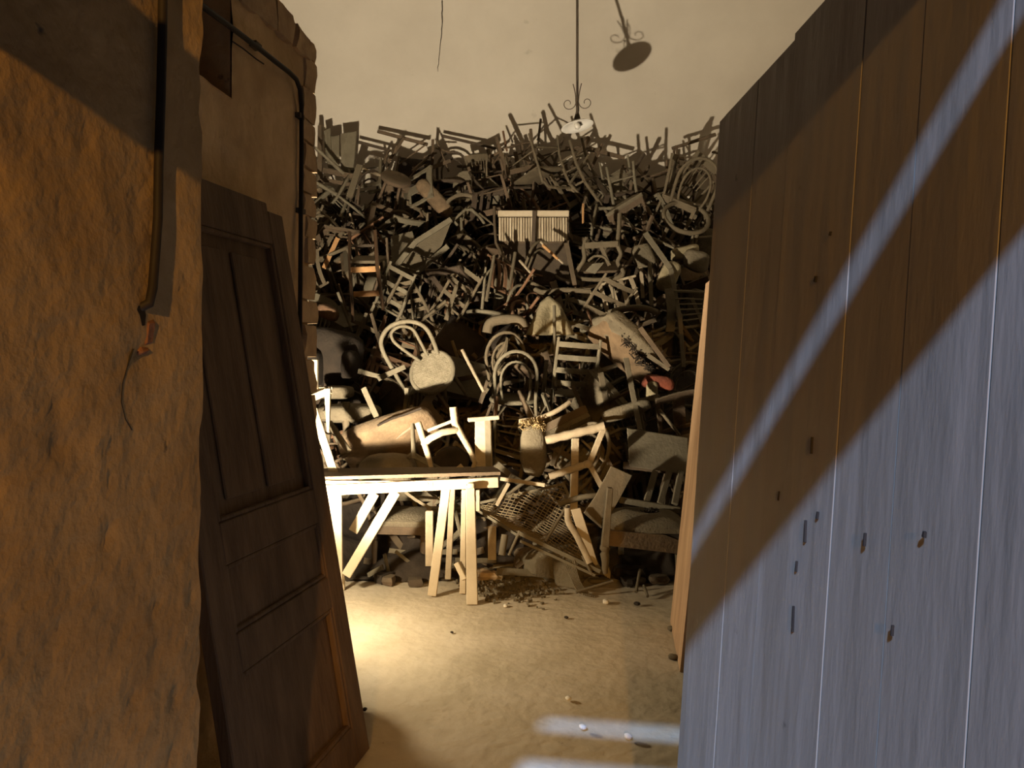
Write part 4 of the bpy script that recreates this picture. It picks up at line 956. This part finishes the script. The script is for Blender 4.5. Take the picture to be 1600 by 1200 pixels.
# long slanting rails of the lower heap
for a, b, w_, mt, lb in (((1012,555,6.6),(1046,578,6.55),7,'dusty_wood','stout leg across the torn mattress seat'), ((1000,512,6.6),(1046,574,6.55),8,'brown_wood','long brown rail lying over the torn mattress seat'),
        ((1008,364,7.9),(1048,420,7.7),9,'grey_wood','slanting grey rail before the round chair frame'), ((1048,420,7.7),(1062,500,7.4),8,'grey_wood','long grey post below the round chair frame'),
        ((1014,386,8.0),(1018,478,7.7),7,'grey_wood','upright grey post beside the flat dusty cushion'), ((1062,490,7.2),(1068,575,6.9),7,'dusty_wood','upright post squeezed beside the plank door'),
        ((978,560,6.5),(1000,672,6.0),9,'dusty_wood','long leg slanting down below the torn mattress seat'), ((1030,640,6.1),(1062,680,6.0),6,'dusty_wood','thin rail slanting above the grey board panel'),
        ((560,580,6.6),(600,590,6.5),8,'grey_wood','flat lath under the tipped bentwood chair'), ((590,592,6.5),(633,573,6.55),9,'grey_wood','short batten crossing under the tipped bentwood chair'),
        ((722,547,6.8),(756,612,6.6),6,'pale_wood','pale slanting rung beside the caned seat'), ((697,500,7.3),(714,445,7.4),7,'dusty_wood','straight rung over the tipped bentwood chair'),
        ((601,480,7.4),(628,430,7.5),6,'dusty_wood','straight rung beside the tall glossy chair'), ((866,478,7.2),(868,605,6.7),5.5,'grey_wood','long upright post beside the draped cushion'),
        ((845,378,7.9),(880,412,7.8),4,'pale_wood','thin pale splinter over the cabinet panel'), ((848,383,7.85),(872,405,7.8),5,'orange_wood','orange splinter over the cabinet panel'), ((812,407,7.9),(834,432,7.8),4.5,'pale_wood','pale broken rung over the dark cabinet panel'),
        ((760,470,7.4),(772,400,7.6),6,'dusty_wood','pale upright rung beside the reeded cabinet'), ((805,395,7.9),(796,450,7.7),6,'dusty_wood','thick upright rung before the cabinet'), ((885,380,7.8),(898,445,7.6),8,'brown_wood','brown post before the cabinet corner'),
        ((845,186,9.1),(838,245,9.0),4,'dark_wood','dark chair leg pointing up at the crest'), ((786,205,9.15),(792,236,9.1),3.5,'red_brown_wood','reddish chair leg pointing up at the crest'), ((880,215,9.0),(862,268,8.9),5,'dark_wood','dark chair leg pointing up below the enamel lamp'), ((921,214,9.1),(893,262,9.0),7,'brown_wood','broad brown leg pointing up at the crest beside the lamp'), ((920,232,9.1),(976,247,9.1),7,'brown_wood','broad rail lying along the crest beside the lamp'), ((1006,240,8.9),(976,290,8.8),6,'dark_wood','dark plank leaning on the crest beside the lamp'),
        ((1118,210,9.0),(1050,232,9.0),6,'brown_wood','rail rising along the crest towards the plank door'), ((560,222,9.2),(610,235,9.2),5,'dark_wood','dark rail along the crest beside the grey planks'), ((690,212,9.2),(775,232,9.2),5,'dark_wood','dark rail along the crest over the padded chairs')):
    stick('loose_rail', lb, 'rail', a, b, w_, .022, mt, taper=.85, round_=(w_ < 6.5))
for a, b, lb in (((782,748,5.5),(852,758,5.4),'pale splintered slat beside the trestle end'), ((795,755,5.55),(776,790,5.5),'short pale slat leaning at the trestle end')):
    stick('splintered_slat', lb, 'slat', a, b, 6, .015, 'pale_wood')
bent('curved_board', 'curved broken chair side standing beside the wire bed spring', 'chair side', [(887,795,5.25),(888,815,5.2),(900,835,5.15),(910,855,5.1),(922,880,5.05)], 5, 'pale_wood', flat=.6)
solo('split_board', sheet([(892,797),(907,794),(914,815),(925,850),(938,893),(915,865),(905,838)], 5.18, .02), MAT['raw_pine'], 'bright split board beside the tan plywood offcut', 'board', bev=.003)
stick('chair_rung', 'thin rung standing against the wire bed spring', 'rung', (886,790,5.3), (852,846,5.2), 5, .02, 'dusty_wood', round_=True)

# ---------------------------------------------------------------- chairs filling the heap
random.seed(77)
KW = [('ladder_back_chair',3),('ladder_back_frame',4),('slat_back_chair',3),('slat_back_frame',4),('splat_back_chair',2),('spindle_back_chair',3),('bentwood_chair',2),('bentwood_chair_plain',4),('round_stool',1.2),('wooden_armchair',2),('padded_chair',1.6),('tall_ladder_chair',.6)]
WW = [('dusty_wood',5),('grey_wood',3),('brown_wood',3),('dark_wood',1.6),('red_brown_wood',.7),('pale_wood',.35)]
def pick(t): return random.choices([a for a, _ in t], [b for _, b in t])[0]
KEEP = [(590,495,715,625,.5),(762,525,850,625,.5),(925,480,1062,610,.55),(778,325,890,445,.6),(605,345,710,430,.45),(495,500,560,605,.6),(545,600,660,740,.5),(930,625,1075,850,.6),(735,640,870,745,.5),(860,505,940,625,.4),(830,455,895,525,.35),(500,200,560,280,.35),(645,630,745,745,.55),(540,395,600,480,.3),(905,370,975,440,.4),(1030,400,1062,455,.4)]
def filler(py0, py1, sy, sx, dmin, dmax, ups):
    py = py0; row = 0
    while py < py1:
        d = dfront(py); px = 468+random.uniform(0, 30)
        while px < (1125 if py < 560 else 1085):
            x = px+random.uniform(-12, 12); y = py+random.uniform(-10, 10); dd = dfront(y)+random.uniform(dmin, dmax)
            px += sx/d*F*random.uniform(.85, 1.15)
            for (a, b, c_, e, push) in KEEP:
                if a < x < c_ and b < y < e: dd += push; break
            kind = pick(KW); wood = pick(WW)
            r = random.random()
            if r < .32: up = V((random.gauss(0,.45), random.gauss(-.15,.4), 1))
            elif r < .68: up = V((random.choice((-1,1)), random.gauss(-.2,.5), random.gauss(0,.4)))
            else: up = V((random.gauss(0,.5), random.gauss(-.1,.5), -1))
            if random.random() < ups: up = V((random.gauss(0,.5), -1, random.gauss(.2,.4)))
            back = V((random.gauss(0,1), random.gauss(0,1), random.gauss(0,1)))
            if back.length < .1 or abs(back.normalized().dot(up.normalized())) > .95: back = V((up.y, -up.x, .3))
            R_ = frame(up, back); sc = random.uniform(.9, 1.06); c = fit(kind, P(x, y, dd), R_, sc)
            sk = []
            if random.random() < .3: sk.append(('leg', 1))
            if random.random() < .25: sk.append(('seat', 1))
            if random.random() < .25: sk += [('stretcher', 2), ('stretcher', 3)]
            spawn(kind, c, R_, wood, 'grey_wood' if random.random() < .3 else None, random.choice(('dusty_fabric','brown_fabric','dark_fabric','dusty_fabric')), auto_label(kind, R_, c, wood, ' lacking a leg' if ('leg', 1) in sk and len(NICE[kind].split()) < 5 else ''), 'chairs thrown on the heap', sc, sk)
        py += sy/d*F; row += 1
filler(312, 800, .30, .36, .12, .42, .12)
filler(330, 760, .42, .50, .60, .85, .12)
# ---------------------------------------------------------------- loose rungs and slats lying on the heap
random.seed(31)
ADJ = {'dusty_wood': 'dusty', 'grey_wood': 'greyish', 'brown_wood': 'brown', 'pale_wood': 'pale', 'orange_wood': 'orange', 'red_brown_wood': 'reddish'}
for k in range(170):
    py = random.uniform(300, 735); px = random.uniform(492, 1095 if py < 550 else 1065); d = dfront(py)+random.uniform(-.06, .18)
    if any(a < px < c_ and b < py < e for (a, b, c_, e, p_) in KEEP): continue
    a = random.gauss(90, 38); L_ = random.uniform(.09, .24); v = V((math.cos(math.radians(a)), random.uniform(-.5,.5), math.sin(math.radians(a)))).normalized()*L_
    c = P(px, py, d); mt = random.choices(['dusty_wood','grey_wood','brown_wood','pale_wood','orange_wood','red_brown_wood'], [5,4,3,1.2,.5,.5])[0]
    rd = random.random() < .5; r = random.uniform(.009, .018)
    m = MB().tube([c-v, c, c+v], [r*.8, r, r*.9], 7) if rd else MB().bar(c-v, c+v, r*2.6, r*1.1, (random.uniform(-.5,.5), -1, random.uniform(-.3,.3)))
    ln_ = ('short' if L_ < .13 else 'long' if L_ > .19 else 'middling')+(' upright' if abs(v.z)/L_ > .88 else ' level' if abs(v.z)/L_ < .35 else ' slanting')
    solo('loose_rung' if rd else 'wood_strip', m, MAT[mt], '%s %s broken %s %s' % (ln_, ADJ[mt], 'round rung' if rd else 'flat slat', zone(c)), 'rung' if rd else 'slat', 'broken chair pieces on the heap', sm=50 if rd else None)

# ---------------------------------------------------------------- rubble, rags and litter at the foot
random.seed(9)
def chunk(name, px, py, size, mt, label, cat, group=None, rough=.35, sq=.6, rz=0, lift=0):
    c = FL(px, py); s_ = V(size); c.z = s_.z*.45+lift
    return solo(name, lump(c, s_, Matrix.Rotation(rz, 3, 'Z'), 4 if s_.x < .25 else 9, rough, px*.37+py, sq), MAT[mt], label, cat, group, sm=18)
chunk('sacking_heap', 868, 902, (.46,.34,.22), 'dusty_fabric', 'crumpled sacking heaped under the wire bed spring', 'sacking', rough=.3)
chunk('sacking_heap', 838, 893, (.34,.3,.20), 'brown_fabric', 'brown crumpled rag beside the heaped sacking', 'rag', rough=.35)
for k in range(7):
    bent('sack_strand', 'loose strip of cloth hanging from the heaped sacking', 'cloth', [(884+k*2.2,885-k*2,5.15),(893+k*2,905,5.08),(900+k*3,920+k,5.04),(912+k*3,929+k*.6,5.0)], 1.6, 'dusty_fabric', 'cloth strips of the heaped sacking', n=5)
solo('stiff_rag', MB().poly([FL(862,915)+V((0,0,.16)), FL(905,918)+V((0,0,.15)), FL(908,928)+V((0,0,.02)), FL(868,921)+V((0,0,.02))], (0,.06,.02)), MAT['dusty_fabric'], 'flat stiff rag at the edge of the heaped sacking', 'rag', bev=.01)
for (x, y, s_, mt, lb, ct) in ((604,893,(.07,.035,.03),'raw_pine','small pale wood block on the floor behind the brace','block'), (643,880,(.16,.10,.13),'dusty_fabric','angular dusty lump behind the trestle legs','rubble'), (655,889,(.15,.10,.10),'stone','broken stone beside the trestle middle leg','rubble'), (622,878,(.2,.12,.14),'heap_core','dark lump of debris under the trestle brace','rubble'),
        (760,905,(.2,.14,.07),'stone','flat broken stone beside the trestle end leg','rubble'), (790,890,(.18,.14,.12),'heap_core','dark debris lump under the wire bed spring','rubble'), (795,902,(.12,.10,.07),'dusty_fabric','crumpled paper-like rag beside the trestle end leg','rag'),
        (776,905,(.10,.08,.06),'pale_wood','pale wood chunk beside the trestle end leg','chunk'), (938,912,(.18,.07,.04),'dusty_wood','flat wood piece lying before the torn armchair leg','wood'), (945,902,(.09,.08,.09),'pale_wood','pale stub of wood at the torn armchair leg','wood'),
        (985,905,(.24,.16,.10),'heap_core','dark rubbish under the torn armchair','rubble'), (1030,912,(.16,.10,.06),'brown_wood','broken wood under the torn armchair beside the leaning board','wood'), (690,905,(.12,.10,.10),'heap_core','dark debris between the trestle legs','rubble')):
    chunk('debris_' + ct if ct != 'block' else 'wood_block', x, y, s_, mt, lb, ct)
random.seed(44)
KN = ['brown_wood','dusty_fabric','heap_core','dusty_wood','dark_wood','stone']; NM = {'brown_wood': 'brown wood scrap', 'dusty_fabric': 'dusty cloth scrap', 'heap_core': 'dark lump of dirt', 'dusty_wood': 'dusty wood scrap', 'dark_wood': 'dark wood scrap', 'stone': 'chip of stone'}
for k in range(70):
    px = random.uniform(575, 1045); py = random.choice((random.uniform(868, 892), random.uniform(886, 914))); mt = random.choice(KN)
    if mt == 'stone' and random.random() < .6: mt = 'heap_core'
    sz = (random.uniform(.06, .17), random.uniform(.05, .12), random.uniform(.03, .09))
    near = 'under the trestle' if px < 745 else 'under the wire bed spring' if px < 930 else 'under the torn armchair'
    chunk('rubble_scrap', px, py, sz, mt, '%s %s among the rubble %s' % ('flat' if sz[2] < .05 else 'chunky', NM[mt], near), 'rubble', 'rubble at the foot of the heap', .45, .3, random.uniform(0, 3))
for k in range(46):
    px = random.uniform(580, 1050); py = random.uniform(872, 918); c = FL(px, py)+V((0, .1, random.uniform(.03, .16))); a = random.uniform(0, 3.14); v = V((math.cos(a), random.uniform(-.4,.4), random.uniform(-.15,.5)*math.sin(a))).normalized()*random.uniform(.05, .16)
    c.z = max(c.z, abs(v.z)+.02); mt = random.choice(('dusty_wood','brown_wood','grey_wood'))
    near = 'under the trestle' if px < 745 else 'under the wire bed spring' if px < 930 else 'under the torn armchair'
    solo('splinter', MB().bar(c-v, c+v, random.uniform(.02,.05), .012, (random.uniform(-.5,.5), -1, .6)), MAT[mt], '%s %s flat splinter in the rubble %s' % ('short' if v.length < .09 else 'long', ADJ[mt], near), 'splinter', 'rubble at the foot of the heap')
for (a, b, lb) in (((795,868,5.2),(812,830,5.25),'thin iron leg standing under the bed spring'), ((900,925,5.0),(958,908,5.05),'thin lath lying before the torn armchair'), ((925,898,5.1),(910,868,5.15),'short rung standing beside the bed spring corner'), ((994,925,5.0),(1000,890,5.15),'small stick standing under the torn armchair'), ((1012,932,4.95),(1006,915,5.05),'short stick leaning out from under the torn armchair'), ((770,850,5.3),(772,825,5.35),'pale short post beside the trestle end')):
    stick('loose_stick', lb, 'stick', a, b, 5, .02, 'dusty_wood', round_=True)
stick('pale_stub', 'pale short square post beside the trestle end leg', 'post', (769,875,5.25), (769,822,5.3), 13, .04, 'pale_wood')
stick('round_post', 'thick round chair leg leaning beside the trestle end', 'chair leg', (784,868,5.2), (789,836,5.25), 12, .04, 'dusty_wood', round_=True)
# crushed plaster by the trestle end leg and small litter on the floor
m = MB(); random.seed(12)
for k in range(420):
    a = random.uniform(0, 6.28); r = abs(random.gauss(0, 1)); px = 800+r*math.cos(a)*38; py = 922+r*math.sin(a)*10
    if py < 885 or py > 960: continue
    c = FL(px, py); s_ = random.uniform(.004, .018); c.z = s_*.3
    q = Matrix.Rotation(random.uniform(0, 6), 3, V((random.random(), random.random(), 1)).normalized()); b = MB().box((0,0,0), (s_*2, s_*1.5, s_)); m.add([c+q @ p for p in b.v], b.f)
o = link('plaster_crumbs', m.mesh('plaster_crumbs'), MAT['dusty_fabric']); tag(o, 'scatter of crushed plaster crumbs at the foot of the heap', 'rubble', kind='stuff')
for (x, y, s_, mt, lb) in ((947,943,.030,'paper','bright crumpled paper scrap on the floor before the torn armchair'), (910,1138,.020,'paper','white fleck on the floor in the blue light strip'), (982,1154,.022,'paper','flat white scrap on the floor near the plank door'), (888,1093,.018,'paper','small pale chip on the floor amid the bare earth'), (1052,1030,.03,'dusty_wood','small clod at the foot of the leaning board'), (1048,985,.03,'dusty_wood','crumb of plaster beside the leaning board'), (790,948,.02,'paper','pale plaster crumb near the trestle end leg'), (885,966,.016,'heap_core','dark pebble on the floor before the wire bed spring'), (995,945,.025,'heap_core','dark scrap on the floor before the torn armchair'), (706,989,.012,'heap_core','dark pebble on the lit floor before the trestle'), (570,1110,.014,'heap_core','dark pebble beside the panelled door foot')):
    c = FL(x, y); c.z = s_*.35; solo('floor_scrap', lump(c, (s_*1.7, s_*1.3, s_*.8), Matrix.Rotation(x, 3, 'Z'), 5, .4, x, .6), MAT[mt], lb, 'scrap', sm=50)
